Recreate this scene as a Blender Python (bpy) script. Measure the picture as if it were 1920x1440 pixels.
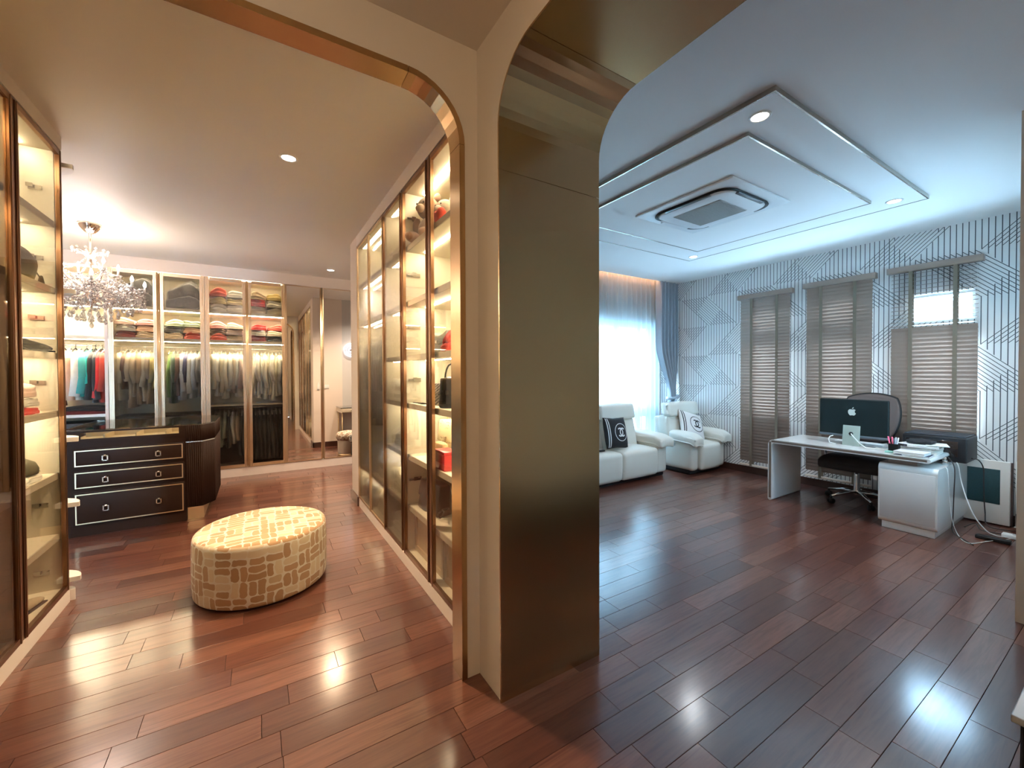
import bpy, bmesh, math, random
from mathutils import Vector, Matrix
PI = math.pi
S = bpy.context.scene
for o in list(bpy.data.objects): bpy.data.objects.remove(o)
COL = S.collection
R = random.Random(7)

# ---------------------------------------------------------------- camera
F_PX, YAW, PITCH, ROLL, CX, CY, EYE = 771.2, .5576, .014214, .003939, 962.64, 710.40, 1.45
fw = Vector((math.sin(YAW)*math.cos(PITCH), math.cos(YAW)*math.cos(PITCH), -math.sin(PITCH)))
rt = Vector((math.cos(YAW), -math.sin(YAW), 0)); dn = fw.cross(rt)
r2 = rt*math.cos(ROLL)+dn*math.sin(ROLL); d2 = -rt*math.sin(ROLL)+dn*math.cos(ROLL)
cam = bpy.data.objects.new('camera', bpy.data.cameras.new('camera')); COL.objects.link(cam)
m = Matrix((r2, -d2, -fw)).transposed().to_4x4(); m.translation = Vector((0, 0, EYE))
cam.matrix_world = m
cam.data.sensor_width = 36; cam.data.lens = F_PX/1920*36
cam.data.shift_x = (960-CX)/1920; cam.data.shift_y = (CY-720)/1920
cam.data.clip_start = .02; cam.data.clip_end = 100
S.camera = cam
# ---------------------------------------------------------------- world, light, exposure
S.view_settings.view_transform = 'Standard'; S.view_settings.look = 'None'
S.view_settings.gamma = 1; S.view_settings.use_curve_mapping = False
S.view_settings.exposure = 1.5
cy = S.cycles
cy.max_bounces = 10; cy.diffuse_bounces = 4; cy.glossy_bounces = 5; cy.transmission_bounces = 8; cy.transparent_max_bounces = 16
cy.caustics_reflective = False; cy.caustics_refractive = False; cy.sample_clamp_indirect = 4.0
cy.use_denoising = True
w = bpy.data.worlds.new('world'); S.world = w; w.use_nodes = True
bg = w.node_tree.nodes['Background']; bg.inputs[0].default_value = (.44, .72, 1.0, 1); bg.inputs[1].default_value = 28.0

def area(name, loc, rot, sx, sy, power, color, portal=False, spread=PI):
    l = bpy.data.lights.new(name, 'AREA'); l.shape = 'RECTANGLE'; l.size = sx; l.size_y = sy
    l.energy = power; l.color = color; l.spread = spread
    o = bpy.data.objects.new(name, l); o.location = loc; o.rotation_euler = rot; COL.objects.link(o)
    if portal: l.cycles.is_portal = True
    return o
WARM = (1.0, .72, .45); COOL = (.45, .75, 1.0)
# daylight portal for the unseen window added in the study
area('portal_added_window', (4.6, .34, 1.65), (-PI/2, 0, 0), 1.3, 1.5, 1, (1, 1, 1), True)
# daylight portals at the openings
area('portal_big_window', (4.55, 4.86, 1.15), (PI/2, 0, 0), 2.4, 2.3, 1, (1, 1, 1), True)
for yc in (2.99, 2.15, 1.28):
    area('portal_side_window', (6.16, yc, 1.55), (0, PI/2, 0), 1.6, .5, 1, (1, 1, 1), True)

# ---------------------------------------------------------------- node helpers
class N:
    def __init__(s, t): s.t = t
    def node(s, kind, **k):
        n = s.t.nodes.new(kind)
        for a, b in k.items(): setattr(n, a, b)
        return n
    def m(s, op, a, b=None, c=None):
        n = s.t.nodes.new('ShaderNodeMath'); n.operation = op
        for i, v in enumerate((a, b, c)):
            if v is None: continue
            if isinstance(v, (int, float)): n.inputs[i].default_value = v
            else: s.t.links.new(v, n.inputs[i])
        return n.outputs[0]
    def link(s, a, b): s.t.links.new(a, b)
    def mix(s, f, a, b):
        n = s.t.nodes.new('ShaderNodeMix'); n.data_type = 'RGBA'
        s.put(n.inputs[0], f); s.put(n.inputs[6], a); s.put(n.inputs[7], b)
        return n.outputs[2]
    def put(s, sock, v):
        if isinstance(v, (int, float)): sock.default_value = v
        elif isinstance(v, tuple): sock.default_value = v if len(v) == 4 else (*v, 1)
        else: s.t.links.new(v, sock)
    def ramp(s, f, stops):
        n = s.t.nodes.new('ShaderNodeValToRGB'); e = n.color_ramp.elements
        while len(e) > 2: e.remove(e[-1])
        while len(e) < len(stops): e.new(.5)
        for q, (p, c) in zip(e, stops): q.position = p; q.color = (*c, 1)
        s.link(f, n.inputs[0]); return n.outputs[0]
def newmat(name):
    mt = bpy.data.materials.new(name); mt.use_nodes = True
    t = mt.node_tree; return mt, N(t), t.nodes['Principled BSDF']
MATS = {}
def mat(name, col, rough=.5, metal=0, coat=0, spec=.5, noise=0, nscale=8, bump=0, bscale=60, trans=0, sheen=0, aniso=0, emit=None, es=0, subs=0):
    if name in MATS: return MATS[name]
    mt, n, b = newmat(name)
    b.inputs['Roughness'].default_value = rough; b.inputs['Metallic'].default_value = metal
    b.inputs['Coat Weight'].default_value = coat; b.inputs['Coat Roughness'].default_value = .08
    b.inputs['Specular IOR Level'].default_value = spec; b.inputs['Transmission Weight'].default_value = trans
    b.inputs['Sheen Weight'].default_value = sheen; b.inputs['Anisotropic'].default_value = aniso
    b.inputs['Subsurface Weight'].default_value = subs
    b.inputs['Base Color'].default_value = (*col, 1)
    if emit: b.inputs['Emission Color'].default_value = (*emit, 1); b.inputs['Emission Strength'].default_value = es
    tc = n.node('ShaderNodeTexCoord')
    if noise:
        x = n.node('ShaderNodeTexNoise'); x.inputs['Scale'].default_value = nscale; x.inputs['Detail'].default_value = 4
        n.link(tc.outputs['Object'], x.inputs['Vector'])
        n.link(n.mix(x.outputs['Fac'], tuple(c*(1-noise) for c in col), tuple(min(1, c*(1+noise)) for c in col)), b.inputs['Base Color'])
    if bump:
        x = n.node('ShaderNodeTexNoise'); x.inputs['Scale'].default_value = bscale; x.inputs['Detail'].default_value = 3
        n.link(tc.outputs['Object'], x.inputs['Vector'])
        bp = n.node('ShaderNodeBump'); bp.inputs['Strength'].default_value = bump; bp.inputs['Distance'].default_value = .003
        n.link(x.outputs['Fac'], bp.inputs['Height']); n.link(bp.outputs[0], b.inputs['Normal'])
    MATS[name] = mt; return mt
def emis(name, col, s):
    if name in MATS: return MATS[name]
    mt, n, b = newmat(name)
    b.inputs['Base Color'].default_value = (*col, 1); b.inputs['Emission Color'].default_value = (*col, 1); b.inputs['Emission Strength'].default_value = s
    MATS[name] = mt; return mt
def thinglass(name, tint, refl_rough=.02, ribbed=False, ior=1.45, base=0.0):
    mt = bpy.data.materials.new(name); mt.use_nodes = True; t = mt.node_tree; t.nodes.clear(); n = N(t)
    out = n.node('ShaderNodeOutputMaterial'); tr = n.node('ShaderNodeBsdfTransparent'); tr.inputs[0].default_value = (*tint, 1)
    gl = n.node('ShaderNodeBsdfAnisotropic') if False else n.node('ShaderNodeBsdfGlossy')
    gl.inputs['Roughness'].default_value = refl_rough
    lw = n.node('ShaderNodeLayerWeight'); lw.inputs[0].default_value = .5
    mx = n.node('ShaderNodeMixShader'); n.link(n.m('MULTIPLY_ADD', n.m('POWER', lw.outputs['Facing'], 5), .9, .035+base), mx.inputs[0])
    first = tr.outputs[0]
    if ribbed:
        rf = n.node('ShaderNodeBsdfRefraction'); rf.inputs['Color'].default_value = (*tint, 1); rf.inputs['Roughness'].default_value = .16; rf.inputs['IOR'].default_value = 1.12
        m2 = n.node('ShaderNodeMixShader'); m2.inputs[0].default_value = .45
        n.link(tr.outputs[0], m2.inputs[1]); n.link(rf.outputs[0], m2.inputs[2]); first = m2.outputs[0]
        tc = n.node('ShaderNodeTexCoord'); sp = n.node('ShaderNodeSeparateXYZ'); n.link(tc.outputs['Object'], sp.inputs[0])
        h = n.m('SINE', n.m('MULTIPLY', n.m('ADD', sp.outputs[0], sp.outputs[1]), 2*PI/.012))
        bp = n.node('ShaderNodeBump'); bp.inputs['Strength'].default_value = .6; bp.inputs['Distance'].default_value = .0015
        n.link(h, bp.inputs['Height']); n.link(bp.outputs[0], gl.inputs['Normal']); n.link(bp.outputs[0], rf.inputs['Normal'])
    n.link(first, mx.inputs[1]); n.link(gl.outputs[0], mx.inputs[2]); n.link(mx.outputs[0], out.inputs[0])
    MATS[name] = mt; return mt

# ---------------------------------------------------------------- materials
cream_wall = mat('cream_wall', (.70, .64, .56), .6, bump=.08, bscale=200)
white_ceiling = mat('white_ceiling', (.90, .89, .88), .7)
closet_ceiling = mat('closet_ceiling', (.91, .87, .80), .55)
grey_wall = mat('grey_wall', (.62, .60, .58), .6)
carcass = mat('carcass_cream', (.86, .80, .66), .45)
fascia = mat('fascia_pale', (.86, .78, .72), .4)
white_lacq = mat('white_lacquer', (.82, .82, .80), .18, coat=.6)
shelf_edge = mat('shelf_edge', (.55, .48, .38), .4)
gold_frame = mat('champagne_metal', (.68, .52, .37), .38, metal=1)
bronze_frame = mat('bronze_metal', (.30, .17, .10), .28, metal=1)
silver = mat('silver', (.78, .78, .78), .15, metal=1)
gold = mat('bright_gold', (.82, .64, .40), .32, metal=1)
dark_base = mat('dark_baseboard', (.05, .018, .012), .3, coat=.4)
black_lacq = mat('black_brown_lacquer', (.030, .014, .009), .5, spec=.15)
black_plastic = mat('black_plastic', (.010, .010, .011), .5, spec=.3)
leather_cream = mat('cream_leather', (.74, .73, .66), .38, coat=.15, bump=.25, bscale=150)
led = emis('led_strip', (1, .83, .56), 44)
glass_clear = thinglass('clear_glass', (.985, .98, .95), .02)
glass_smoke = thinglass('smoked_glass', (.60, .53, .43), .02, base=.05)
glass_rib = thinglass('ribbed_glass', (.99, .98, .94), .1, ribbed=True)
glass_window = thinglass('window_glass', (.95, .97, .97), .01)
def crystal_mat():
    mt = bpy.data.materials.new('crystal'); mt.use_nodes = True; t = mt.node_tree; t.nodes.clear(); n = N(t)
    out = n.node('ShaderNodeOutputMaterial'); tr = n.node('ShaderNodeBsdfTransparent'); gl = n.node('ShaderNodeBsdfGlossy'); df = n.node('ShaderNodeBsdfTranslucent'); d2_ = n.node('ShaderNodeBsdfDiffuse')
    gl.inputs['Roughness'].default_value = .06
    a = n.node('ShaderNodeMixShader'); a.inputs[0].default_value = .55; n.link(tr.outputs[0], a.inputs[1]); n.link(gl.outputs[0], a.inputs[2])
    b_ = n.node('ShaderNodeMixShader'); b_.inputs[0].default_value = .5; n.link(df.outputs[0], b_.inputs[1]); n.link(d2_.outputs[0], b_.inputs[2])
    c = n.node('ShaderNodeMixShader'); c.inputs[0].default_value = .17; n.link(a.outputs[0], c.inputs[1]); n.link(b_.outputs[0], c.inputs[2]); n.link(c.outputs[0], out.inputs[0])
    return mt
crystal = crystal_mat()
mirror_m = mat('mirror', (.86, .83, .80), .015, metal=1)
black_glass = mat('black_glass', (.012, .011, .012), .06, coat=.5)

def brushed_gold():
    mt, n, b = newmat('brushed_gold'); b.inputs['Metallic'].default_value = 1; b.inputs['Base Color'].default_value = (.56, .37, .19, 1)
    tc = n.node('ShaderNodeTexCoord'); mp = n.node('ShaderNodeMapping'); mp.inputs['Scale'].default_value = (3, 3, 500)
    n.link(tc.outputs['Object'], mp.inputs[0]); x = n.node('ShaderNodeTexNoise'); x.inputs['Scale'].default_value = 1
    n.link(mp.outputs[0], x.inputs['Vector'])
    b.inputs['Roughness'].default_value = .26
    return mt
brushed = brushed_gold()

def wood_floor():
    mt, n, b = newmat('floor_wood')
    oi = n.node('ShaderNodeObjectInfo'); ge = n.node('ShaderNodeNewGeometry')
    rnd = n.m('FRACT', n.m('ADD', oi.outputs['Random'], ge.outputs['Random Per Island']))
    mp = n.node('ShaderNodeMapping'); mp.inputs['Scale'].default_value = (1.6, 22, 22)
    cmb = n.node('ShaderNodeCombineXYZ'); n.link(n.m('MULTIPLY', rnd, 30), cmb.inputs[0]); n.link(n.m('MULTIPLY', rnd, 17), cmb.inputs[1])
    n.link(ge.outputs['Position'], mp.inputs[0]); n.link(cmb.outputs[0], mp.inputs['Location'])
    x = n.node('ShaderNodeTexNoise'); x.inputs['Scale'].default_value = 1; x.inputs['Detail'].default_value = 6; x.inputs['Distortion'].default_value = .6
    n.link(mp.outputs[0], x.inputs['Vector'])
    base = n.ramp(rnd, [(0, (.072, .021, .013)), (.35, (.108, .033, .020)), (.7, (.142, .047, .029)), (1, (.190, .072, .045))])
    x2 = n.node('ShaderNodeTexNoise'); x2.inputs['Scale'].default_value = 2.2; x2.inputs['Detail'].default_value = 3; x2.inputs['Distortion'].default_value = 1.5; n.link(mp.outputs[0], x2.inputs['Vector'])
    gr = n.ramp(n.m('MULTIPLY_ADD', x2.outputs['Fac'], .5, n.m('MULTIPLY', x.outputs['Fac'], .5)), [(.34, (1, 1, 1)), (.50, (.35, .35, .35)), (.62, (0, 0, 0))])
    col = n.mix(n.m('MULTIPLY', gr, .62), base, (.045, .009, .006))
    n.link(col, b.inputs['Base Color'])
    b.inputs['Roughness'].default_value = .42; b.inputs['Specular IOR Level'].default_value = .25; b.inputs['Coat Weight'].default_value = 1; b.inputs['Coat IOR'].default_value = 1.6; b.inputs['Coat Roughness'].default_value = .17
    bp = n.node('ShaderNodeBump'); bp.inputs['Strength'].default_value = .08; bp.inputs['Distance'].default_value = .002
    n.link(x.outputs['Fac'], bp.inputs['Height']); n.link(bp.outputs[0], b.inputs['Normal'])
    return mt
floor_wood = wood_floor()

def wallpaper():
    mt, n, b = newmat('line_wallpaper'); b.inputs['Roughness'].default_value = .65
    ge = n.node('ShaderNodeNewGeometry'); sp = n.node('ShaderNodeSeparateXYZ'); n.link(ge.outputs['Position'], sp.inputs[0])
    y, z = sp.outputs[1], sp.outputs[2]
    s = n.m('MULTIPLY', n.m('SUBTRACT', 3.85, y), 1/.475)
    zz = n.m('MULTIPLY_ADD', n.m('SUBTRACT', z, .79), 1/.4625, 4.0)
    t = n.m('FRACT', zz); odd = n.m('FLOORED_MODULO', n.m('FLOOR', zz), 2)
    sign = n.m('MULTIPLY_ADD', odd, 2, -1)
    mm = n.m('ADD', n.m('MULTIPLY_ADD', t, sign, s), 200)
    hatch = n.m('LESS_THAN', n.m('FLOORED_MODULO', mm, 2), 1)
    c = n.m('FRACT', n.m('ADD', s, 200))
    tri = n.m('MULTIPLY', n.m('SUBTRACT', 1, n.m('ABSOLUTE', n.m('MULTIPLY_ADD', c, 2, -1))), .62)
    inb = n.m('MAXIMUM', n.m('LESS_THAN', t, tri), n.m('GREATER_THAN', t, n.m('SUBTRACT', 1, tri)))
    vline = n.m('LESS_THAN', n.m('FRACT', n.m('MULTIPLY', n.m('ADD', s, 200), 11)), .17)
    dline = n.m('LESS_THAN', n.m('FRACT', n.m('MULTIPLY', mm, 11)), .20)
    vert_on = n.m('MAXIMUM', n.m('SUBTRACT', 1, hatch), inb)
    line = n.m('MAXIMUM', n.m('MULTIPLY', vline, vert_on), n.m('MULTIPLY', dline, hatch))
    n.link(n.mix(line, (.80, .80, .79), (.075, .08, .09)), b.inputs['Base Color'])
    return mt
wallpaper_m = wallpaper()

def pill_fabric():
    mt, n, b = newmat('pill_fabric'); b.inputs['Roughness'].default_value = .85; b.inputs['Sheen Weight'].default_value = .3
    uv = n.node('ShaderNodeUVMap'); uv.uv_map = 'UVMap'; sp = n.node('ShaderNodeSeparateXYZ'); n.link(uv.outputs[0], sp.inputs[0])
    C = .094
    nz = n.node('ShaderNodeTexNoise'); nz.inputs['Scale'].default_value = 14; n.link(uv.outputs[0], nz.inputs['Vector'])
    wob = n.m('MULTIPLY', n.m('SUBTRACT', nz.outputs['Fac'], .5), .35)
    X = n.m('ADD', n.m('MULTIPLY_ADD', sp.outputs[0], 1/C, 100), wob); Y = n.m('ADD', n.m('MULTIPLY_ADD', sp.outputs[1], 1/C, 100), wob)
    cx, cyy = n.m('FLOOR', X), n.m('FLOOR', Y); fx, fy = n.m('FRACT', X), n.m('FRACT', Y)
    def hsh(a, b_, k):
        cb = n.node('ShaderNodeCombineXYZ'); n.put(cb.inputs[0], a); n.put(cb.inputs[1], b_); n.put(cb.inputs[2], k)
        wn = n.node('ShaderNodeTexWhiteNoise'); wn.noise_dimensions = '3D'; n.link(cb.outputs[0], wn.inputs['Vector']); return wn.outputs['Value']
    par = n.m('FLOORED_MODULO', n.m('ADD', cx, cyy), 2)
    flip = n.m('LESS_THAN', hsh(cx, cyy, 1.0), .18)
    orient = n.m('ABSOLUTE', n.m('SUBTRACT', par, flip))
    def sel(o, a, b_): return n.m('ADD', n.m('MULTIPLY', o, a), n.m('MULTIPLY', n.m('SUBTRACT', 1, o), b_))
    u = sel(orient, fx, fy); v = sel(orient, fy, fx)
    v2 = n.m('MULTIPLY', v, 2); half = n.m('FLOOR', v2)
    px = n.m('ABSOLUTE', n.m('SUBTRACT', u, .5)); py = n.m('MULTIPLY', n.m('ABSOLUTE', n.m('SUBTRACT', n.m('FRACT', v2), .5)), .5)
    r = .17
    hx = n.m('MULTIPLY_ADD', hsh(cx, cyy, n.m('ADD', half, 5)), .16, .40)
    qx = n.m('MAXIMUM', n.m('SUBTRACT', px, n.m('SUBTRACT', hx, r)), 0); qy = n.m('MAXIMUM', n.m('SUBTRACT', py, .205-r), 0)
    d = n.m('SQRT', n.m('ADD', n.m('MULTIPLY', qx, qx), n.m('MULTIPLY', qy, qy)))
    inside = n.m('LESS_THAN', d, r)
    k = hsh(cx, cyy, n.m('ADD', half, 9))
    pill = n.ramp(k, [(0, (.42, .25, .12)), (.70, (.47, .29, .15)), (.72, (.62, .49, .32)), (1, (.70, .58, .40))])
    n.link(n.mix(inside, (.74, .68, .56), pill), b.inputs['Base Color'])
    return mt
pills = pill_fabric()

def sheer():
    mt = bpy.data.materials.new('sheer_voile'); mt.use_nodes = True; t = mt.node_tree; t.nodes.clear(); n = N(t)
    out = n.node('ShaderNodeOutputMaterial'); tr = n.node('ShaderNodeBsdfTransparent'); tl = n.node('ShaderNodeBsdfTranslucent'); df = n.node('ShaderNodeBsdfDiffuse')
    tl.inputs[0].default_value = (.17, .215, .225, 1); df.inputs[0].default_value = (.8, .8, .8, 1)
    a = n.node('ShaderNodeMixShader'); a.inputs[0].default_value = .4; n.link(tl.outputs[0], a.inputs[1]); n.link(df.outputs[0], a.inputs[2])
    c = n.node('ShaderNodeMixShader'); c.inputs[0].default_value = .95; n.link(tr.outputs[0], c.inputs[1]); n.link(a.outputs[0], c.inputs[2])
    n.link(c.outputs[0], out.inputs[0]); return mt
sheer_m = sheer()

# ---------------------------------------------------------------- mesh helpers
def wloc(o):
    v = Vector((0, 0, 0))
    while o is not None: v += o.location; o = o.parent
    return v
class MB:
    def __init__(s): s.b = bmesh.new()
    def box(s, x0, y0, z0, x1, y1, z1):
        x0, x1 = sorted((x0, x1)); y0, y1 = sorted((y0, y1)); z0, z1 = sorted((z0, z1))
        v = [s.b.verts.new(p) for p in ((x0,y0,z0),(x1,y0,z0),(x1,y1,z0),(x0,y1,z0),(x0,y0,z1),(x1,y0,z1),(x1,y1,z1),(x0,y1,z1))]
        for f in ((0,3,2,1),(4,5,6,7),(0,1,5,4),(1,2,6,5),(2,3,7,6),(3,0,4,7)): s.b.faces.new([v[i] for i in f])
        return s
    def rbox(s, x0, y0, z0, x1, y1, z1, r=.01, seg=2, puff=0, sub=0, fn=None):
        t = bmesh.new(); q = MB(); q.b.free(); q.b = t; q.box(x0, y0, z0, x1, y1, z1)
        if sub:
            bmesh.ops.subdivide_edges(t, edges=t.edges[:], cuts=sub, use_grid_fill=True)
            eds = [e for e in t.edges if len(e.link_faces) == 2 and e.link_faces[0].normal.dot(e.link_faces[1].normal) < .5] if False else None
            t.normal_update(); eds = [e for e in t.edges if e.calc_face_angle(0) > .5]
            bmesh.ops.bevel(t, geom=eds, offset=r, segments=seg, profile=.5, affect='EDGES', clamp_overlap=True)
        else:
            bmesh.ops.bevel(t, geom=t.edges[:], offset=r, segments=seg, profile=.5, affect='EDGES', clamp_overlap=True)
        c = Vector(((x0+x1)/2, (y0+y1)/2, (z0+z1)/2)); h = Vector((abs(x1-x0)/2, abs(y1-y0)/2, abs(z1-z0)/2))
        for v in t.verts:
            if puff:
                d = v.co-c; a, b_, e = (max(-1, min(1, d[i]/h[i])) for i in range(3))
                k = [(1-b_*b_)*(1-e*e), (1-a*a)*(1-e*e), (1-a*a)*(1-b_*b_)]
                v.co += Vector((a*k[0], b_*k[1], e*k[2]))*puff
            if fn: v.co = Vector(fn(v.co))
        s.join(t); return s
    def join(s, t):
        mp = {v: s.b.verts.new(v.co) for v in t.verts}
        for f in t.faces:
            nf = s.b.faces.new([mp[v] for v in f.verts]); nf.smooth = True
        t.free()
    def prism(s, pts, axis, a, b):
        def P(u, v, k): return {'x': (k, u, v), 'y': (u, k, v), 'z': (u, v, k)}[axis]
        A = [s.b.verts.new(P(u, v, a)) for u, v in pts]; B = [s.b.verts.new(P(u, v, b)) for u, v in pts]
        n = len(pts); s.b.faces.new(A); s.b.faces.new(B[::-1])
        for i in range(n): s.b.faces.new((A[i], B[i], B[(i+1) % n], A[(i+1) % n]))
        return s
    def tube(s, pts, r, n=8, cap=True, closed=False):
        pts = [Vector(p) for p in pts]; rr = r if isinstance(r, (list, tuple)) else [r]*len(pts)
        rings = []; L = len(pts); up = None
        for i, p in enumerate(pts):
            d = (pts[(i+1) % L]-pts[i-1]) if closed else (pts[min(i+1, L-1)]-pts[max(i-1, 0)])
            d.normalize()
            if up is None: up = Vector((0, 0, 1)) if abs(d.z) < .9 else Vector((1, 0, 0))
            a = d.cross(up)
            if a.length < 1e-4: a = d.orthogonal()
            a.normalize(); c = a.cross(d); up = c
            rings.append([s.b.verts.new(p+(a*math.cos(2*PI*k/n)+c*math.sin(2*PI*k/n))*rr[i]) for k in range(n)])
        for i in range(L if closed else L-1):
            A, B = rings[i], rings[(i+1) % L]
            for k in range(n):
                f = s.b.faces.new((A[k], A[(k+1) % n], B[(k+1) % n], B[k])); f.smooth = True
        if cap and not closed: s.b.faces.new(rings[0][::-1]); s.b.faces.new(rings[-1])
        return s
    def loft(s, rings, cap=True):
        V = [[s.b.verts.new(p) for p in r] for r in rings]; n = len(V[0])
        for A, B in zip(V, V[1:]):
            for k in range(n):
                f = s.b.faces.new((A[k], A[(k+1) % n], B[(k+1) % n], B[k])); f.smooth = True
        if cap:
            a = s.b.faces.new(V[0][::-1]); b_ = s.b.faces.new(V[-1]); a.smooth = b_.smooth = True
        return s
    def lathe(s, prof, c=(0, 0, 0), n=24, sx=1, sy=1):
        return s.loft([[(c[0]+r*math.cos(2*PI*k/n)*sx, c[1]+r*math.sin(2*PI*k/n)*sy, c[2]+z) for k in range(n)] for r, z in prof])
    def grid(s, fn, nu, nv, smooth=True):
        V = [[s.b.verts.new(fn(i/nu, j/nv)) for j in range(nv+1)] for i in range(nu+1)]
        for i in range(nu):
            for j in range(nv):
                f = s.b.faces.new((V[i][j], V[i+1][j], V[i+1][j+1], V[i][j+1])); f.smooth = smooth
        return s
    def xf(s, M):
        bmesh.ops.transform(s.b, matrix=M, verts=s.b.verts[:]); return s
    def build(s, name, material, parent=None, label=None, fix=True):
        if fix: bmesh.ops.recalc_face_normals(s.b, faces=s.b.faces[:])
        o0 = wloc(parent)
        if o0.length: bmesh.ops.translate(s.b, verts=s.b.verts[:], vec=-o0)
        me = bpy.data.meshes.new(name); s.b.to_mesh(me); s.b.free()
        for mm_ in (material if isinstance(material, list) else [material]): me.materials.append(mm_)
        o = bpy.data.objects.new(name, me); COL.objects.link(o); o.parent = parent
        if label: o['label'] = label
        return o
USED = {}
def tag(o, label=None, cat=None, group=None, kind=None):
    if label:
        o['label'] = label; USED.setdefault(label, []).append((o.name, group))
    if cat: o['category'] = cat
    if group: o['group'] = group
    if kind: o['kind'] = kind
    return o
def thing(name, loc, label, cat, group=None, rz=0):
    o = bpy.data.objects.new(name, None); o.empty_display_size = .05; COL.objects.link(o); o.location = loc; o.rotation_euler.z = rz
    return tag(o, label, cat, group)
def struct(name, mb, m_, parent=None):
    o = mb.build(name, m_, parent)
    if parent is None: o['kind'] = 'structure'
    return o
def copy_tree(o, parent=None):
    c = o.copy(); COL.objects.link(c); c.parent = parent
    for ch in list(o.children): copy_tree(ch, c)
    return c
def place(o, loc, rot=(0, 0, 0)):
    o.location = loc; o.rotation_euler = rot; return o

# ================================================================ STRUCTURE
# floor boards: run along X, each one an object
fl = MB().box(-2.4, -1.8, -.10, 6.3, 7.8, -.012)
floor = struct('floor', fl, mat('subfloor', (.02, .008, .006), .8))
PW = .1335
planks = []
row = 0; y = -1.7
def seen(x, y_):
    d = Vector((x, y_, 0))-Vector((0, 0, EYE)); zc = d.dot(fw)
    if zc < .2: return None
    u = CX+F_PX*d.dot(r2)/zc; v = CY+F_PX*d.dot(d2)/zc
    return (zc if -200 < u < 2150 and v < 1750 else None)
def region(x, y_):   # parts of the floor that stand in open view
    if y_ < 1.7: return x < .9 or y_ > -.2
    if x < .95: return x > -1.2 or y_ > 3.6
    if x > 1.35 and y_ < 4.5: return True
    return False
RP = random.Random(3)
while y < 7.4:
    x = -2.3 - RP.uniform(0, .6)
    while x < 6.2:
        L = RP.choice((.37, .45, .6, .6, .75, .9)); xm, ym = x+L/2, y+PW/2
        zc = seen(xm, ym)
        vis = zc is not None and (region(xm, ym) or region(x+.05, ym) or region(x+L-.05, ym))
        planks.append(((zc if vis else 99), x, y, L)); x += L
    y += PW
planks.sort(key=lambda p: p[0])
pm = {}
def plank_mesh(L):
    if L not in pm:
        mb = MB(); g = .0008; c = .0008
        lo = [(g, g), (L-g, g), (L-g, PW-g), (g, PW-g)]; hi = [(g+c, g+c), (L-g-c, g+c), (L-g-c, PW-g-c), (g+c, PW-g-c)]
        A = [mb.b.verts.new((a, b_, -.012)) for a, b_ in lo]; B = [mb.b.verts.new((a, b_, -.0012)) for a, b_ in lo]; D = [mb.b.verts.new((a, b_, 0)) for a, b_ in hi]
        for P_, Q in ((A, B), (B, D)):
            for i in range(4): mb.b.faces.new((P_[i], P_[(i+1) % 4], Q[(i+1) % 4], Q[i]))
        mb.b.faces.new(D); me = bpy.data.meshes.new('plank'); bmesh.ops.recalc_face_normals(mb.b, faces=mb.b.faces[:]); mb.b.to_mesh(me); mb.b.free(); me.materials.append(floor_wood); pm[L] = me
    return pm[L]
rest = MB()
for i, (zc, x, y, L) in enumerate(planks):
    if x+L > 6.25: L = max(.1, round(6.25-x, 2))
    if i < 300 and zc < 90:
        o = bpy.data.objects.new('plank', plank_mesh(L)); COL.objects.link(o); o.parent = floor; o.location = (x, y, 0)
    else:
        g = .0012; rest.box(x+g, y+g, -.012, x+L-g, y+PW-g, 0)
ro = rest.build('far_planks', floor_wood, floor); ro['kind'] = 'stuff'

def arch_path(a0, a1, top, r, n=10, bottom=0.0):
    """inverted U from (a0,bottom) up, over and down to (a1,bottom)"""
    p = [(a0, bottom)]
    for k in range(n+1): t = PI-k*PI/2/n; p.append((a0+r+r*math.cos(t), top-r+r*math.sin(t)))
    for k in range(n+1): t = PI/2-k*PI/2/n; p.append((a1-r+r*math.cos(t), top-r+r*math.sin(t)))
    p.append((a1, bottom)); return p
def arch_wall(axis, lo, hi, H, path, c0, c1):
    pts = [(lo, 0)]+path+[(hi, 0), (hi, H), (lo, H)]
    pts = [(lo, 0)]+path+[(hi, 0), (hi, H), (lo, H)]
    return MB().prism(pts, axis, c0, c1)
def lining(parent, axis, path, th, c0, c1, cuts, m_):
    """metal sheet following the arch on its inner side; cuts split it in sheets"""
    n = len(path); ins = []
    for i, p in enumerate(path):
        a = Vector(path[max(0, i-1)]); b_ = Vector(path[min(n-1, i+1)]); d = (b_-a).normalized(); nn = Vector((d.y, -d.x))
        ins.append((p[0]+nn.x*th, p[1]+nn.y*th))
    out = []
    for a, b_ in zip(cuts, cuts[1:]):
        mb = MB(); seq = list(range(a, b_+1))
        def P(u, v, k): return {'x': (k, u, v), 'y': (u, k, v)}[axis]
        rings = [[P(*path[i], c0), P(*ins[i], c0), P(*ins[i], c1), P(*path[i], c1)] for i in seq]
        for idx, e in ((0, 1), (-1, -2)):   # hairline joint between sheets
            for k in range(4):
                v0 = Vector(rings[idx][k]); v1 = Vector(rings[e][k]); d = (v1-v0); rings[idx][k] = tuple(v0+d.normalized()*.0012)
        mb.loft(rings)
        for f in mb.b.faces: f.smooth = False
        out.append(mb.build('metal_sheet', m_, parent))
    return out
# wall with the closet arch (faces the camera)
p1 = arch_path(-1.35, .832, 2.775, .265, bottom=.0)
struct('wall_closet', arch_wall('y', -2.3, .90, 3.0, p1, 1.76, 1.86), cream_wall)
t1 = bpy.data.objects.new('trim_1', None); COL.objects.link(t1); t1.location = (-.26, 1.81, 0); t1['kind'] = 'structure'
lining(t1, 'y', p1, .027, 1.754, 1.866, [0, 1, 11, 12, 22, 23], brushed)
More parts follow.
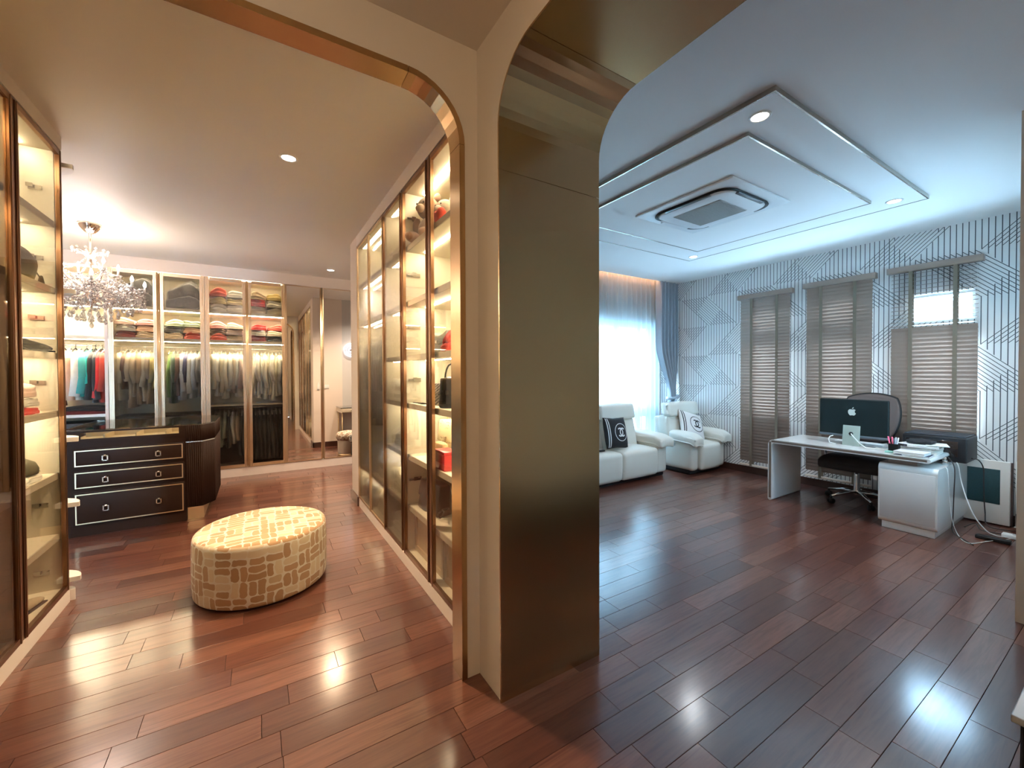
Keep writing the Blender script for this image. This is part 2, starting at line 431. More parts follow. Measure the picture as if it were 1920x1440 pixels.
# thick wall with the study arch
p2 = arch_path(-.45, 1.553, 2.768, .25)
struct('wall_study_arch', arch_wall('x', -1.75, 1.86, 3.0, p2, .90, 1.47), cream_wall)
t2 = bpy.data.objects.new('trim_2', None); COL.objects.link(t2); t2.location = (1.18, .55, 0); t2['kind'] = 'structure'
p2b = p2[:-1]+[(1.553, 2.33), (1.553, 0)]
lining(t2, 'x', p2b, .009, .893, 1.477, [0, 1, 11, 12, 23, 24], brushed)
# landing shell
struct('wall_landing_left', MB().box(-2.4, -1.75, 0, -2.3, 1.86, 3.0), cream_wall)
struct('wall_landing_back', MB().box(-2.4, -1.85, 0, 1.47, -1.75, 3.0), cream_wall)
struct('ceiling_landing', MB().box(-2.4, -1.85, 2.975, .90, 1.76, 3.1), cream_wall)
# closet shell
struct('ceiling_closet', MB().box(-2.6, 1.86, 2.945, 2.75, 7.75, 3.1), closet_ceiling)
struct('wall_closet_left', MB().box(-2.6, 1.86, 0, -2.5, 7.75, 2.95), grey_wall)
struct('wall_closet_back', MB().box(-2.6, 7.62, 0, 2.75, 7.75, 2.95), grey_wall)
struct('wall_closet_stub', MB().box(.935, 4.725, 0, 1.47, 5.07, 2.945), mat('stub_wall', (.80, .70, .62), .5))
struct('wall_nook', MB().box(1.47, 4.97, 0, 2.75, 5.07, 2.945), grey_wall)
struct('wall_nook_right', MB().box(2.65, 5.07, 0, 2.75, 7.62, 2.945), grey_wall)
struct('baseboard_nook', MB().box(.918, 5.07, 0, 2.65, 5.085, .10).box(.918, 4.71, 0, .935, 5.085, .10).box(.918, 4.70, 0, .95, 4.712, .10), dark_base)
def holed(axis, lo, hi, H, holes, c0, c1, z0=0):
    us = sorted({lo, hi, *[h[0] for h in holes], *[h[1] for h in holes]}); vs = sorted({z0, H, *[h[2] for h in holes], *[h[3] for h in holes]})
    mb = MB()
    for a, b_ in zip(us, us[1:]):
        col = []
        for c, d in zip(vs, vs[1:]):
            um, vm = (a+b_)/2, (c+d)/2
            if any(h[0] < um < h[1] and h[2] < vm < h[3] for h in holes): continue
            if col and abs(col[-1][1]-c) < 1e-6: col[-1][1] = d
            else: col.append([c, d])
        for c, d in col:
            if axis == 'x': mb.box(c0, a, c, c1, b_, d)
            else: mb.box(a, c0, c, b_, c1, d)
    return mb
# study shell
struct('ceiling_study', MB().box(1.47, -.45, 2.93, 3.76, .40, 3.1).box(1.47, .40, 2.93, 6.0, 4.42, 3.1), white_ceiling)
struct('trim_curtain_pocket', MB().box(1.47, 4.42, 3.05, 6.0, 4.80, 3.1).box(1.47, 4.72, 2.62, 6.0, 4.735, 3.05), white_ceiling)
struct('wall_study_left', MB().box(1.40, 1.86, 0, 1.47, 4.80, 3.1), cream_wall)
struct('wall_study_front', MB().box(1.47, -.55, 0, 3.81, -.45, 3.1), cream_wall)
struct('wall_study_pier', MB().box(3.71, -.45, 0, 3.81, .47, 3.1), cream_wall)
struct('wall_study_bay', holed('y', 3.81, 6.1, 3.1, [(3.95, 5.25, .9, 2.4)], .35, .47), cream_wall)  # unseen wall, opened for an added window that lights the study
SW = [(2.74, 3.24), (1.90, 2.40), (1.035, 1.525)]
holes = []
for a, b_ in SW: holes += [(a, b_, 1.965, 2.265), (a, b_, .80, 1.80)]
struct('wall_wallpaper', holed('x', .35, 4.80, 3.1, holes, 6.0, 6.13), wallpaper_m)
big = [(3.35, 5.74, .06, 2.24)]
struct('wall_window', holed('y', 1.47, 6.0, 3.1, big, 4.74, 4.82), cream_wall)
struct('baseboard_wallpaper', MB().box(5.985, .47, 0, 6.0, 4.7, .095), dark_base)
alu = mat('white_frame', (.75, .78, .80), .4)
# big window: frame, mullions, panes
wn = bpy.data.objects.new('window_1', None); COL.objects.link(wn); wn.location = (4.4, 4.78, 0); wn['kind'] = 'structure'
fr = MB()
for x0, x1 in ((3.35, 3.40), (5.69, 5.74)): fr.box(x0, 4.75, .06, x1, 4.80, 2.28)
fr.box(3.35, 4.75, .06, 5.74, 4.80, .11).box(3.35, 4.75, 2.19, 5.74, 4.80, 2.24)
fr.build('window_frame', alu, wn)
MB().box(4.86, 4.75, .11, 4.98, 4.80, 2.19).build('mullion', alu, wn)
MB().box(5.40, 4.75, .11, 5.48, 4.80, 2.19).box(4.10, 4.75, .11, 4.20, 4.80, 2.19).build('mullion', alu, wn)
MB().box(3.40, 4.755, .70, 5.69, 4.795, .86).build('transom', alu, wn)
for x0, x1 in ((3.40, 4.10), (4.20, 4.86), (4.98, 5.40), (5.48, 5.69)):
    for z0, z1 in ((.11, .70), (.86, 2.19)): MB().box(x0, 4.772, z0, x1, 4.778, z1).build('pane', glass_window, wn)
for k, (a, b_) in enumerate(SW):
    wn = bpy.data.objects.new('window_%d' % (k+2), None); COL.objects.link(wn); wn.location = (6.08, (a+b_)/2, 1.5); wn['kind'] = 'structure'
    for z0, z1 in ((1.965, 2.265), (.80, 1.80)):
        f = MB(); e = .03
        f.box(6.05, a, z0, 6.10, a+e, z1).box(6.05, b_-e, z0, 6.10, b_, z1).box(6.05, a+e, z0, 6.10, b_-e, z0+e).box(6.05, a+e, z1-e, 6.10, b_-e, z1)
        f.build('window_frame', alu, wn); MB().box(6.072, a+e, z0+e, 6.078, b_-e, z1-e).build('pane', glass_window, wn)

wn = bpy.data.objects.new('window_5', None); COL.objects.link(wn); wn.location = (4.6, .38, 1.65); wn['kind'] = 'structure'  # unseen window, added to brighten the study ceiling and walls
f = MB(); e = .04
f.box(3.95, .36, .9, 3.95+e, .39, 2.4).box(5.25-e, .36, .9, 5.25, .39, 2.4).box(3.95+e, .36, .9, 5.25-e, .39, .9+e).box(3.95+e, .36, 2.4-e, 5.25-e, .39, 2.4)
f.build('window_frame', alu, wn); MB().box(3.99, .372, .94, 5.21, .378, 2.36).build('pane', glass_window, wn)

# dropped ceiling tray in the study
def ring_box(mb, x0, y0, x1, y1, z0, z1, wd):
    mb.box(x0, y0, z0, x1, y0+wd, z1).box(x0, y1-wd, z0, x1, y1, z1).box(x0, y0+wd, z0, x0+wd, y1-wd, z1).box(x1-wd, y0+wd, z0, x1, y1-wd, z1)
    return mb
struct('ceiling_tray', MB().box(2.295, 1.108, 2.905, 4.80, 3.35, 2.93).box(2.55, 1.385, 2.885, 4.45, 3.00, 2.905), white_ceiling)
strip = mat('brushed_strip', (.50, .46, .40), .2, metal=1)
t3 = bpy.data.objects.new('trim_3', None); COL.objects.link(t3); t3.location = (3.55, 2.2, 2.9); t3['kind'] = 'structure'
for (x0, y0, x1, y1, z0, z1) in ((2.285, 1.098, 4.81, 3.36, 2.902, 2.932), (2.54, 1.375, 4.46, 3.01, 2.882, 2.906)):
    for bx in ((x0, y0, x1, y0+.010), (x0, y1-.010, x1, y1), (x0, y0+.01, x0+.010, y1-.01), (x1-.010, y0+.01, x1, y1-.01)):
        MB().box(bx[0], bx[1], z0, bx[2], bx[3], z1).build('metal_strip', strip, t3)

# ================================================================ LIGHT FITTINGS
lens_w = emis('lamp_lens', (1, .93, .82), 8)
trim_w = mat('white_trim', (.8, .8, .78), .4)
def downlight(x, y, z, label, power, color, group):
    t = thing('ceiling_light', (x, y, z), label, 'ceiling light', group)
    MB().lathe([(.058, 0), (.058, -.004), (.046, -.006), (.044, -.001)], (x, y, z), 24).build('frame', trim_w, t)
    MB().lathe([(.0005, -.0035), (.043, -.0035), (.043, -.0005), (.0005, -.0005)], (x, y, z), 24).build('lens', lens_w, t)
    l = bpy.data.lights.new('downlight_glow', 'SPOT'); l.energy = power; l.color = color; l.spot_size = 2.3; l.spot_blend = .8; l.shadow_soft_size = .07
    o = bpy.data.objects.new('lamp_glow', l); COL.objects.link(o); o.parent = t; o.location = (0, 0, -.02)
downlight(.202, 3.251, 2.945, 'round recessed ceiling light above the patterned ottoman', 140, WARM, 'closet ceiling lights')
downlight(.919, 6.441, 2.945, 'round recessed ceiling light near the mirrored wardrobe doors', 140, WARM, 'closet ceiling lights')
downlight(1.75, 5.95, 2.945, 'round recessed light over the vanity, seen only in the mirrored doors', 70, (1, .86, .72), 'closet ceiling lights')
downlight(2.446, 1.259, 2.905, 'round recessed light in the tray corner nearest the gold arch', 14, (.92, .96, 1), 'study ceiling lights')
downlight(4.632, 1.273, 2.905, 'round recessed light in the tray corner above the desk', 42, (1, .94, .88), 'study ceiling lights')
downlight(4.676, 3.208, 2.905, 'round recessed light in the tray corner towards the armchair', 22, (.9, .95, 1), 'study ceiling lights')
# LED strip in the curtain pocket
o = MB().box(1.6, 4.44, 3.035, 5.95, 4.46, 3.045).build('led_strip', emis('pocket_led', (1, .55, .30), 10)); tag(o, 'warm light strip hidden in the curtain pocket', 'light strip')

# unseen pendant added behind the camera to brighten landing walls and closet ceiling
t = thing('added_pendant_lamp', (-.75, -.45, 2.975), 'round opal pendant lamp, added unseen, over the landing outside the arches', 'lamp')
MB().lathe([(.05, 2.975), (.05, 2.95), (.01, 2.945)], (-.75, -.45, 0), 20).tube([(-.75, -.45, 2.95), (-.75, -.45, 2.50)], .006, 8).build('stem', gold, t)
MB().loft([[(-.75+.13*math.sin(a)*math.cos(2*PI*k/24), -.45+.13*math.sin(a)*math.sin(2*PI*k/24), 2.38-.13*math.cos(a)) for k in range(24)] for a in [.05+i*(PI-.1)/14 for i in range(15)]]).build('globe', emis('opal_globe', WARM, 24), t)
# cassette air conditioner
def aircon():
    cx_, cy_, z = 3.375, 2.16, 2.8845
    t = thing('air_conditioner', (cx_, cy_, z), 'white square ceiling cassette air conditioner with grey grille', 'air conditioner')
    aw = mat('aircon_white', (.78, .79, .80), .4)
    MB().rbox(cx_-.425, cy_-.455, z-.018, cx_+.425, cy_+.455, z, .006).build('panel', aw, t)
    def rr(hx, hy, r, n=8):
        p = []
        for sx, sy, a in ((1, 1, 0), (-1, 1, PI/2), (-1, -1, PI), (1, -1, 1.5*PI)):
            for k in range(n+1): p.append((cx_+sx*(hx-r)+r*math.cos(a+k*PI/2/n), cy_+sy*(hy-r)+r*math.sin(a+k*PI/2/n)))
        return p
    MB().loft([[(x, y, z-.018) for x, y in rr(.34, .37, .14)], [(x, y, z-.03) for x, y in rr(.345, .375, .14)]]).build('dark_rim', black_plastic, t)
    MB().loft([[(x, y, z-.028) for x, y in rr(.325, .355, .13)], [(x, y, z-.042) for x, y in rr(.30, .33, .11)], [(x, y, z-.046) for x, y in rr(.24, .27, .05)]]).build('cover', aw, t)
    g = MB(); gm = mat('grille_grey', (.56, .58, .58), .5)
    g.box(cx_-.20, cy_-.22, z-.049, cx_+.20, cy_+.22, z-.046)
    for k in range(22): x = cx_-.19+k*.0181; g.box(x-.003, cy_-.215, z-.054, x+.003, cy_+.215, z-.049)
    g.build('grille', gm, t)
    lv = mat('louver_dark', (.10, .10, .10), .3, metal=.6)
    for sx, sy in ((-1, 0), (1, 0), (0, -1), (0, 1)):
        if sx: b_ = MB().rbox(cx_+sx*.315-.022, cy_-.21, z-.04, cx_+sx*.315+.022, cy_+.21, z-.03, .008)
        else: b_ = MB().rbox(cx_-.19, cy_+sy*.345-.022, z-.04, cx_+.19, cy_+sy*.345+.022, z-.03, .008)
        b_.build('louver', lv if (sx < 0 or sy < 0) else aw, t)
    for x, y in ((cx_+.36, cy_-.2), (cx_-.1, cy_+.41)): MB().lathe([(.018, -.018), (.018, -.021), (.002, -.022)], (x, y, z), 12).build('screw_cap', aw, t)
aircon()

# ================================================================ CLOSET FURNITURE
def hinge_part(parent, x, y, z, sx, sy):
    """concealed hinge: plate on the side panel, arm, cup"""
    mb = MB()
    if sy: mb.box(x-.03, y-.004, z-.014, x+.03, y, z+.014).box(x-.05*sx-.02, y-.014, z-.008, x+.02, y-.004, z+.008).box(x-.035, y-.02, z-.004, x-.005, y-.01, z+.018)
    return mb.build('hinge', silver, parent)
SH = [2.405, 1.99, 1.585, 1.225, .835, .45]     # top of the shelves
def shelf_unit(name, label, x_face, x_back, y0, y1, shelves, parts_y=(), leds=True, top=2.83, bottom=.09, led_from=0):
    """carcass whose open face is the plane x = x_face"""
    sg = 1 if x_back > x_face else -1
    t = thing(name, ((x_face+x_back)/2, (y0+y1)/2, 0), label, 'cabinet')
    fx = x_face+sg*.03
    MB().box(x_back, y0, bottom, x_back-sg*.018, y1, top).build('back_panel', carcass, t)
    for y in (y0, y1-.02): MB().box(fx, y, bottom, x_back, y+.02, top).build('side_panel', carcass, t)
    for y in parts_y: MB().box(fx, y-.01, bottom, x_back, y+.01, top).build('side_panel', carcass, t)
    MB().box(x_face, y0, top, x_back, y1, 2.945).build('fascia', fascia, t)
    MB().box(x_face+sg*.03, y0, top-.02, x_back-sg*.018, y1, top-.001).build('top_panel', carcass, t)
    MB().box(x_face, y0, 0, x_back, y1, bottom-.005).build('plinth', fascia, t)
    MB().box(fx, y0+.02, bottom-.004, x_back, y1-.02, bottom+.012).build('bottom_panel', carcass, t)
    segs = [y0+.02]+[v for p in parts_y for v in (p-.01, p+.01)]+[y1-.02]
    segs = list(zip(segs[::2], segs[1::2]))
    return t, sg, fx, segs
def add_shelf(t, sg, fx, x_back, a, b_, z, led_on=True, thick=.035):
    MB().box(fx+sg*.012, a, z-thick, x_back-sg*.018, b_, z).build('shelf', [carcass], t)
    MB().box(fx+sg*.004, a, z-thick-.002, fx+sg*.012, b_, z+.001).build('shelf_edge', shelf_edge, t)
    if led_on:
        xm = fx+sg*.14
        MB().box(xm-.007, a+.05, z-thick-.006, xm+.007, b_-.05, z-thick-.0005).build('led_strip', led, t)
def glass_door(t, sg, x, y0, y1, z0, z1, fm, gm, wd=.028, tk=.022):
    """framed glass door lying in the plane x = const"""
    d = bpy.data.objects.new('door', None); COL.objects.link(d); d.parent = t; d.location = Vector((x, (y0+y1)/2, (z0+z1)/2))-wloc(t)
    x0, x1 = x, x+sg*tk; g = .002
    y0 += g; y1 -= g
    fr = MB().box(x0, y0, z0, x1, y0+wd, z1).box(x0, y1-wd, z0, x1, y1, z1).box(x0, y0+wd, z0, x1, y1-wd, z0+wd).box(x0, y0+wd, z1-wd, x1, y1-wd, z1)
    for yy in (y0+wd*.33, y1-wd*.66): fr.box(x0-sg*.003, yy, z0, x0, yy+wd*.33, z1)
    fr.build('door_frame', fm, d)
    xg = x+sg*tk*.5
    MB().box(xg-.002, y0+wd, z0+wd, xg+.002, y1-wd, z1-wd).build('pane', gm, d)
    return d

# --- cabinet on the right of the closet, clear doors
XR, XRB = .935, 1.398
t, sg, fx, segs = shelf_unit('display_cabinet', 'lit cream display cabinet with two clear glass doors beside the gold closet arch', XR, XRB, 1.88, 3.10, SH)
for a, b_ in segs:
    for z in SH: add_shelf(t, sg, fx, XRB, a, b_, z, z > .9)
    MB().box(fx+.13, a+.05, 2.80, fx+.144, b_-.05, 2.808).build('led_strip', led, t)
tan = mat('tan_drawer', (.42, .30, .18), .45)
for a, b_ in ((1.90, 2.49), (2.49, 3.08)):
    d = MB().box(fx+.06, a+.01, .105, fx+.08, b_-.01, .405).build('drawer', tan, t)
    f = MB(); ring = [(a+.01, .105, b_-.01, .145), (a+.01, .365, b_-.01, .405), (a+.01, .145, a+.05, .365), (b_-.05, .145, b_-.01, .365)]
    for q in ring: f.box(fx+.05, q[0], q[1], fx+.06, q[2], q[3])
    f.build('drawer_frame', tan, d)
for z in (2.62, 2.20, 1.80, 1.40, .64): hinge_part(t, fx+.08, 3.078, z, 1, 1)
glass_door(t, 1, XR, 1.90, 2.505, .09, 2.82, bronze_frame, glass_clear)
glass_door(t, 1, XR, 2.545, 3.085, .09, 2.82, bronze_frame, glass_clear)
MB().box(XR+.004, 2.507, .09, XR+.03, 2.543, 2.82).build('stile', bronze_frame, t)
# --- ribbed-glass cabinet beyond it
t, sg, fx, segs = shelf_unit('ribbed_display_cabinet', 'tall lit cabinet with three narrow ribbed glass doors beyond the clear display doors', XR, XRB, 3.10, 4.725, SH, (3.64,))
a, b_ = segs[0]
for z in SH: add_shelf(t, sg, fx, XRB, a, b_, z, z > .6)
a2, b2 = segs[1]
for z in (2.405, 1.99, .45): add_shelf(t, sg, fx, XRB, a2, b2, z)
for a, b_ in segs: MB().box(fx+.13, a+.05, 2.80, fx+.144, b_-.05, 2.808).build('led_strip', led, t)
MB().tube([(1.17, a2, 1.86), (1.17, b2, 1.86)], .0062, 10).build('hanging_rail', silver, t)
for y0, y1 in ((3.115, 3.64), (3.64, 4.18), (4.18, 4.715)): glass_door(t, 1, XR, y0, y1, .09, 2.82, gold_frame if y0 > 3.5 else bronze_frame, glass_rib, wd=.02)
# --- cabinet on the left
XL, XLB = -1.03, -1.50
t, sg, fx, segs = shelf_unit('tall_display_cabinet', 'lit cream cabinet with dark bronze glass doors and rounded shelf end facing the ottoman', XL, XLB, 1.88, 3.72, SH, (3.11,), top=2.86)
a, b_ = segs[1]
for z in SH: add_shelf(t, sg, fx, XLB, a, b_, z, z > .9)
for a, b_ in segs: MB().box(fx-.144, a+.05, 2.83, fx-.13, b_-.05, 2.838).build('led_strip', led, t)
a, b_ = segs[0]
for z in (2.405, 1.99): add_shelf(t, sg, fx, XLB, a, b_, z, z > 2.2)
add_shelf(t, sg, fx, XLB, a, b_, .82, False)
MB().tube([(-1.27, a, 1.86), (-1.27, b_, 1.86)], .0062, 10).build('hanging_rail', silver, t)
for z in (2.60, 2.17, 1.80, 1.40, .64, .22):
    hinge_part(t, fx-.08, 3.70, z, -1, 1)
    if z > 1.7: hinge_part(t, fx-.08, 3.10, z, -1, 1)
for y0, y1, gm in ((3.13, 3.715, glass_clear), (2.51, 3.10, glass_smoke), (1.90, 2.51, glass_smoke)):
    glass_door(t, -1, XL, y0, y1, .085, 2.85, bronze_frame, gm, wd=.03)
MB().box(XL-.004, 3.102, .085, XL-.03, 3.128, 2.85).build('stile', bronze_frame, t)
# quarter-round shelves at its end
MB().box(XL-.01, 3.72, .0, XLB, 3.735, 2.945).build('end_panel', fascia, t)
def quarter(z, r, h=.028):
    p = [(-1.49, 3.735)]
    for k in range(13): q = k*PI/2/12; p.append((-1.25+(.265 if z else .24)*math.cos(q), 3.735+r*math.sin(q)))
    return MB().prism(p, 'z', z, z+h)
for z in (2.765, 1.97, 1.02, .60, .12, 0): quarter(z, .20 if z else .12, .028 if z else .07).build('rounded_shelf', mat('pale_shelf', (.85, .80, .76), .35), t)

# --- wardrobe along the back
WY, WB = 6.985, 7.60
B = [-1.56+.483*k for k in range(7)]
t = thing('wardrobe', (-.1, 7.3, 0), 'long fitted wardrobe with gold-framed ribbed and mirrored doors along the end wall', 'wardrobe')
MB().box(-2.45, WB-.018, .0, 2.62, WB, 2.80).build('back_panel', carcass, t)
MB().box(-2.45, WY+.01, 2.785, 2.62, WB, 2.945).build('fascia', fascia, t)
MB().box(-2.45, WY+.005, 0, 2.62, WB, .12).build('plinth', fascia, t)
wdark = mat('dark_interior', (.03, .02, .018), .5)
for x in [-2.44, B[0]-.02, B[2], B[4], B[6], 2.58]: MB().box(x-.012, WY+.03, .12, x+.012, WB-.018, 2.785).build('side_panel', carcass, t)
for x0, x1 in ((-2.43, -1.59), (B[0], B[2]-.012), (B[2]+.012, B[4]-.012)):
    for z, l in ((2.33, 1), (1.925, 1)):
        MB().box(x0+.003, WY+.04, z-.04, x1, WB-.018, z).build('shelf', carcass, t)
        if l: MB().box(x0+.02, WY+.045, z-.046, x1-.02, WY+.095, z-.0405).build('led_strip', led, t)
    MB().box(x0+.02, WY+.06, 2.775, x1-.02, WY+.08, 2.781).build('led_strip', led, t)
    MB().tube([(x0, 7.28, 1.82), (x1, 7.28, 1.82)], .008, 10).build('hanging_rail', silver, t)
for x0, x1 in ((B[0], B[2]-.012),): MB().box(x0+.003, WY+.04, .88, x1, WB-.018, .91).build('shelf', wdark, t)
MB().box(B[2]+.012, WY+.04, 1.0, B[4]-.012, WB-.018, 1.02).build('shelf', shelf_edge, t)
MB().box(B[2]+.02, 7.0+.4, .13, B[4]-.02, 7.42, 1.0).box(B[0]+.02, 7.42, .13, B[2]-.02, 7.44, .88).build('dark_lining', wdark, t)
MB().tube([(B[2]+.012, 7.25, .96), (B[4]-.012, 7.25, .96)], .008, 10).build('hanging_rail', silver, t)
# the open bay at its end
MB().box(-2.43, WY+.02, .93, -1.595, WB-.018, .965).build('shelf', white_lacq, t)
MB().box(-2.43, WY+.10, .12, -1.595, WB-.05, .85).build('drawer_block', wdark, t)
MB().box(B[0]-.035, WY, .12, B[0]-.003, WY+.05, 2.785).build('end_stile', fascia, t)
def wdoor(x0, x1, gm, mirror_door=False):
    d = bpy.data.objects.new('door', None); COL.objects.link(d); d.parent = t; d.location = Vector(((x0+x1)/2, WY, 1.45))-wloc(t)
    g, wd, z0, z1 = .003, (.012 if mirror_door else .050), .125, 2.78; x0 += g; x1 -= g
    fm = gold_frame
    f = MB()
    for k in range(3 if wd > .03 else 1):   # stepped, reeded frame
        a = wd*k/(3 if wd > .03 else 1); e = wd/(3 if wd > .03 else 1)-.002; yy = WY-.004*k
        f.box(x0+a, yy, z0, x0+a+e, WY+.024, z1).box(x1-a-e, yy, z0, x1-a, WY+.024, z1)
    f.box(x0+wd, WY, z0, x1-wd, WY+.022, z0+min(wd, .045)).box(x0+wd, WY, z1-min(wd, .045), x1-wd, WY+.022, z1)
    f.build('door_frame', fm, d)
    MB().box(x0+wd, WY+.006, z0+.012, x1-wd, WY+.012, z1-.012).build('mirror_pane' if mirror_door else 'pane', gm, d)
    if not mirror_door:
        pass
for k in range(4): wdoor(B[k], B[k+1], glass_rib)
wdoor(B[4], B[5], mirror_m, True); wdoor(B[5]+.02, B[6], mirror_m, True); wdoor(B[6], B[6]+.6, mirror_m, True); wdoor(B[6]+.6, 2.58, mirror_m, True)
for k in (1, 3, 5):
    for q in (-.012, .0, .012): MB().tube([(B[k]+q, WY-.012, .14), (B[k]+q, WY-.012, 2.77)], .0045, 8).build('pull_rod', gold, t)

# ---------------------------------------------------------------- clothes
def cmat(name, col): return mat('cloth_'+name, col, .9, noise=.18, nscale=14, bump=.5, bscale=45, sheen=.3)
CL = {'beige': (.50, .38, .25), 'cream': (.72, .64, .46), 'tan': (.45, .30, .17), 'pale beige': (.62, .50, .36), 'white': (.80, .78, .70), 'ivory': (.78, .72, .56),
      'green': (.13, .27, .06), 'dark green': (.035, .07, .035), 'white and navy': (.66, .66, .70), 'pale blue': (.55, .60, .68), 'teal': (.06, .36, .33), 'turquoise': (.03, .52, .45),
      'black': (.012, .012, .014), 'red': (.62, .03, .03), 'crimson': (.30, .01, .02), 'peach': (.75, .45, .30), 'blush pink': (.75, .55, .46), 'brown': (.10, .045, .03),
      'grey': (.28, .27, .26), 'dark grey': (.06, .06, .065), 'charcoal': (.03, .03, .035), 'grey-green': (.28, .32, .26), 'olive': (.14, .14, .08), 'rust red': (.42, .05, .03), 'pale green': (.50, .60, .42),
      'navy': (.03, .03, .10), 'pink': (.78, .38, .36), 'slate blue': (.16, .20, .24), 'maroon': (.12, .01, .015), 'mustard': (.62, .48, .16)}
def garment(x, y, ztop, ln, colour, label, group, sleeve=.35, fl=1.0, along='x', thick=.05, seed=0, hem=.0, hanger='grey', dy=1.0):
    """a top or dress on a hanger seen edge-on: rail along X, shoulders along Y"""
    rr = random.Random(seed*17+3); t = thing('hanging_garment', (0, 0, 0), label, 'clothing', group)
    M = cmat(colour, CL[colour]); ph = rr.uniform(0, 6)
    half = .20
    rings = []; nz = 9
    for i in range(nz+1):
        q = i/nz; z = -ln*q
        sh = half*(min(1, .35+2.2*q) if q < .3 else 1+.12*(q-.3)*fl); th = thick*(.45+.35*min(1, q*4)+.35*q*fl)
        ring = []
        for k in range(16):
            a = 2*PI*k/16
            wob = 1+.28*q*math.sin(5*a+ph)+.1*math.sin(3*a+ph*2+q*4)
            ring.append((th*math.cos(a)*wob+.010*math.sin(q*5+ph), -sh*math.sin(a)*(1-.02*rr.random()), z-.06*abs(math.sin(a))**2*(1-q)+hem*math.sin(3*a)*q))
        rings.append(ring)
    MB().loft(rings).build('body', M, t)
    if sleeve > 0:
        for s_ in (1, -1):
            L = sleeve; pts = [(0, s_*-.15, -.05), (.012*math.sin(ph), s_*-.215, -.12), (.02*math.sin(ph), s_*-(.235), -.12-L*.5), (.022*math.cos(ph), s_*-(.235), -.12-L)]
            MB().tube(pts, [.03, .040*(thick/.05), .042*(thick/.05), .045*(thick/.05)*fl], 10).build('sleeve', M, t)
    hm = mat('hanger_'+hanger, {'grey': (.35, .33, .30), 'dark': (.03, .03, .03), 'white': (.8, .8, .76)}[hanger], .4)
    h = MB().tube([(0, -.18, -.045), (0, -.06, .0), (0, 0, .02), (0, .06, .0), (0, .18, -.045)], .007, 6)
    hk = [(0, 0, .02), (0, 0, .055)]+[(0, .016-.016*math.cos(a), .055+.018*math.sin(a)) for a in (PI*.3, PI*.6, PI*.9, PI*1.15)]
    h.tube(hk, .0025, 6).build('hanger', hm, t)
    place(t, (x, y, ztop), (0, 0, 0 if along == 'x' else PI/2)); t.scale = (1, dy, 1); return t
def cloth_bundle(name, x0, x1, y0, y1, z, h, colour, label, group, seed, cat='folded clothing', n=1, tilt=0):
    """one folded garment: a soft slab with a rounded fold, uneven top"""
    rr = random.Random(seed); a = rr.uniform(0, 6); cx_, cy_ = (x0+x1)/2, (y0+y1)/2
    t = thing(name, (cx_, cy_, z), label, cat, group)
    def fn(c):
        u = (c.x-cx_)/max(.01, (x1-x0)/2); v = (c.y-cy_)/max(.01, (y1-y0)/2)
        k = (c.z-z)/h
        return (c.x+.008*math.sin(c.y*40+a), c.y+.01*math.sin(c.x*38+a*2), z+(c.z-z)*(1+.14*math.sin(u*3+a)+.12*math.sin(v*4+a*3))*(1-.22*max(0, abs(u)-.5)*2)+(tilt*u*h*k))
    M = cmat(colour, CL[colour])
    L = 2 if h > .028 else 1
    MB().rbox(x0, y0, z, x1, y1, z+h*.52, min(h*.24, .018), 2, sub=5, fn=fn).build('lower_fold', M, t)
    def fn2(c):
        p = fn(c); return (p[0]+.004, p[1]+.006, p[2]-.002)
    MB().rbox(x0+.008, y0+.002, z+h*.48, x1-.006, y1-.01, z+h, min(h*.24, .018), 2, sub=5, fn=fn2).build('upper_fold', M, t)
    return t
ORD = ['first', 'second', 'third', 'fourth', 'fifth', 'sixth', 'seventh', 'eighth', 'ninth', 'tenth']
# open bay (beside the rail end by the round shelves)
ob = [('crimson', .70, .3), ('ivory', .60, .45), ('blush pink', .62, .4), ('peach', .60, .5), ('white', .62, .45), ('teal', .58, .42), ('turquoise', .62, .3), ('black', .60, .5), ('charcoal', .66, .5), ('red', .60, .48), ('rust red', .66, .4)]
xs = [-2.07, -2.01, -1.955, -1.91, -1.865, -1.81, -1.765, -1.73, -1.69, -1.665, -1.64]; xs = [x_-.008 for x_ in xs]
for i, ((c, ln, sl), x) in enumerate(zip(ob, xs)):
    garment(x, 7.264, 1.761, ln, c, '%s top on a hanger in the open bay beside the ribbed doors' % c, 'clothes hanging in the open bay', sl, .9, thick=.062 if c in ('teal', 'white') else .042, seed=i, hanger='dark' if i % 2 else 'white')
for k, c in enumerate(('black', 'maroon')):
    cloth_bundle('folded_garment', -2.05, -1.61, 7.05, 7.42, .965+.045*(1-k), .045, ('maroon', 'black')[1-k] if False else c, '%s folded cloth on the floor shelf of the open bay' % c, 'cloth under the open bay rail', 60+k)
sets = [
 [('cream', .64, .30), ('brown', .50, .25), ('pale beige', .74, .28), ('beige', .60, .30), ('tan', .70, .30), ('cream', .66, .35), ('beige', .70, .25), ('mustard', .50, .3)],
 [('green', .62, 0), ('dark green', .70, .3), ('brown', .60, .3), ('white and navy', .66, .42), ('navy', .36, .3), ('white', .64, .45), ('pale blue', .52, .4), ('grey', .62, .3)],
 [('ivory', .52, .4), ('white', .62, .3), ('cream', .50, .45), ('ivory', .66, .4), ('white', .55, .35), ('pale beige', .58, .4), ('white', .64, .35), ('blush pink', .52, .4)],
 [('ivory', .62, 0), ('white', .66, .3), ('white', .60, 0), ('ivory', .68, .4), ('cream', .62, 0), ('white', .70, .3), ('ivory', .64, 0), ('white', .62, .3)]]
DN = ['first ribbed door', 'second ribbed door', 'third ribbed door', 'fourth ribbed door']
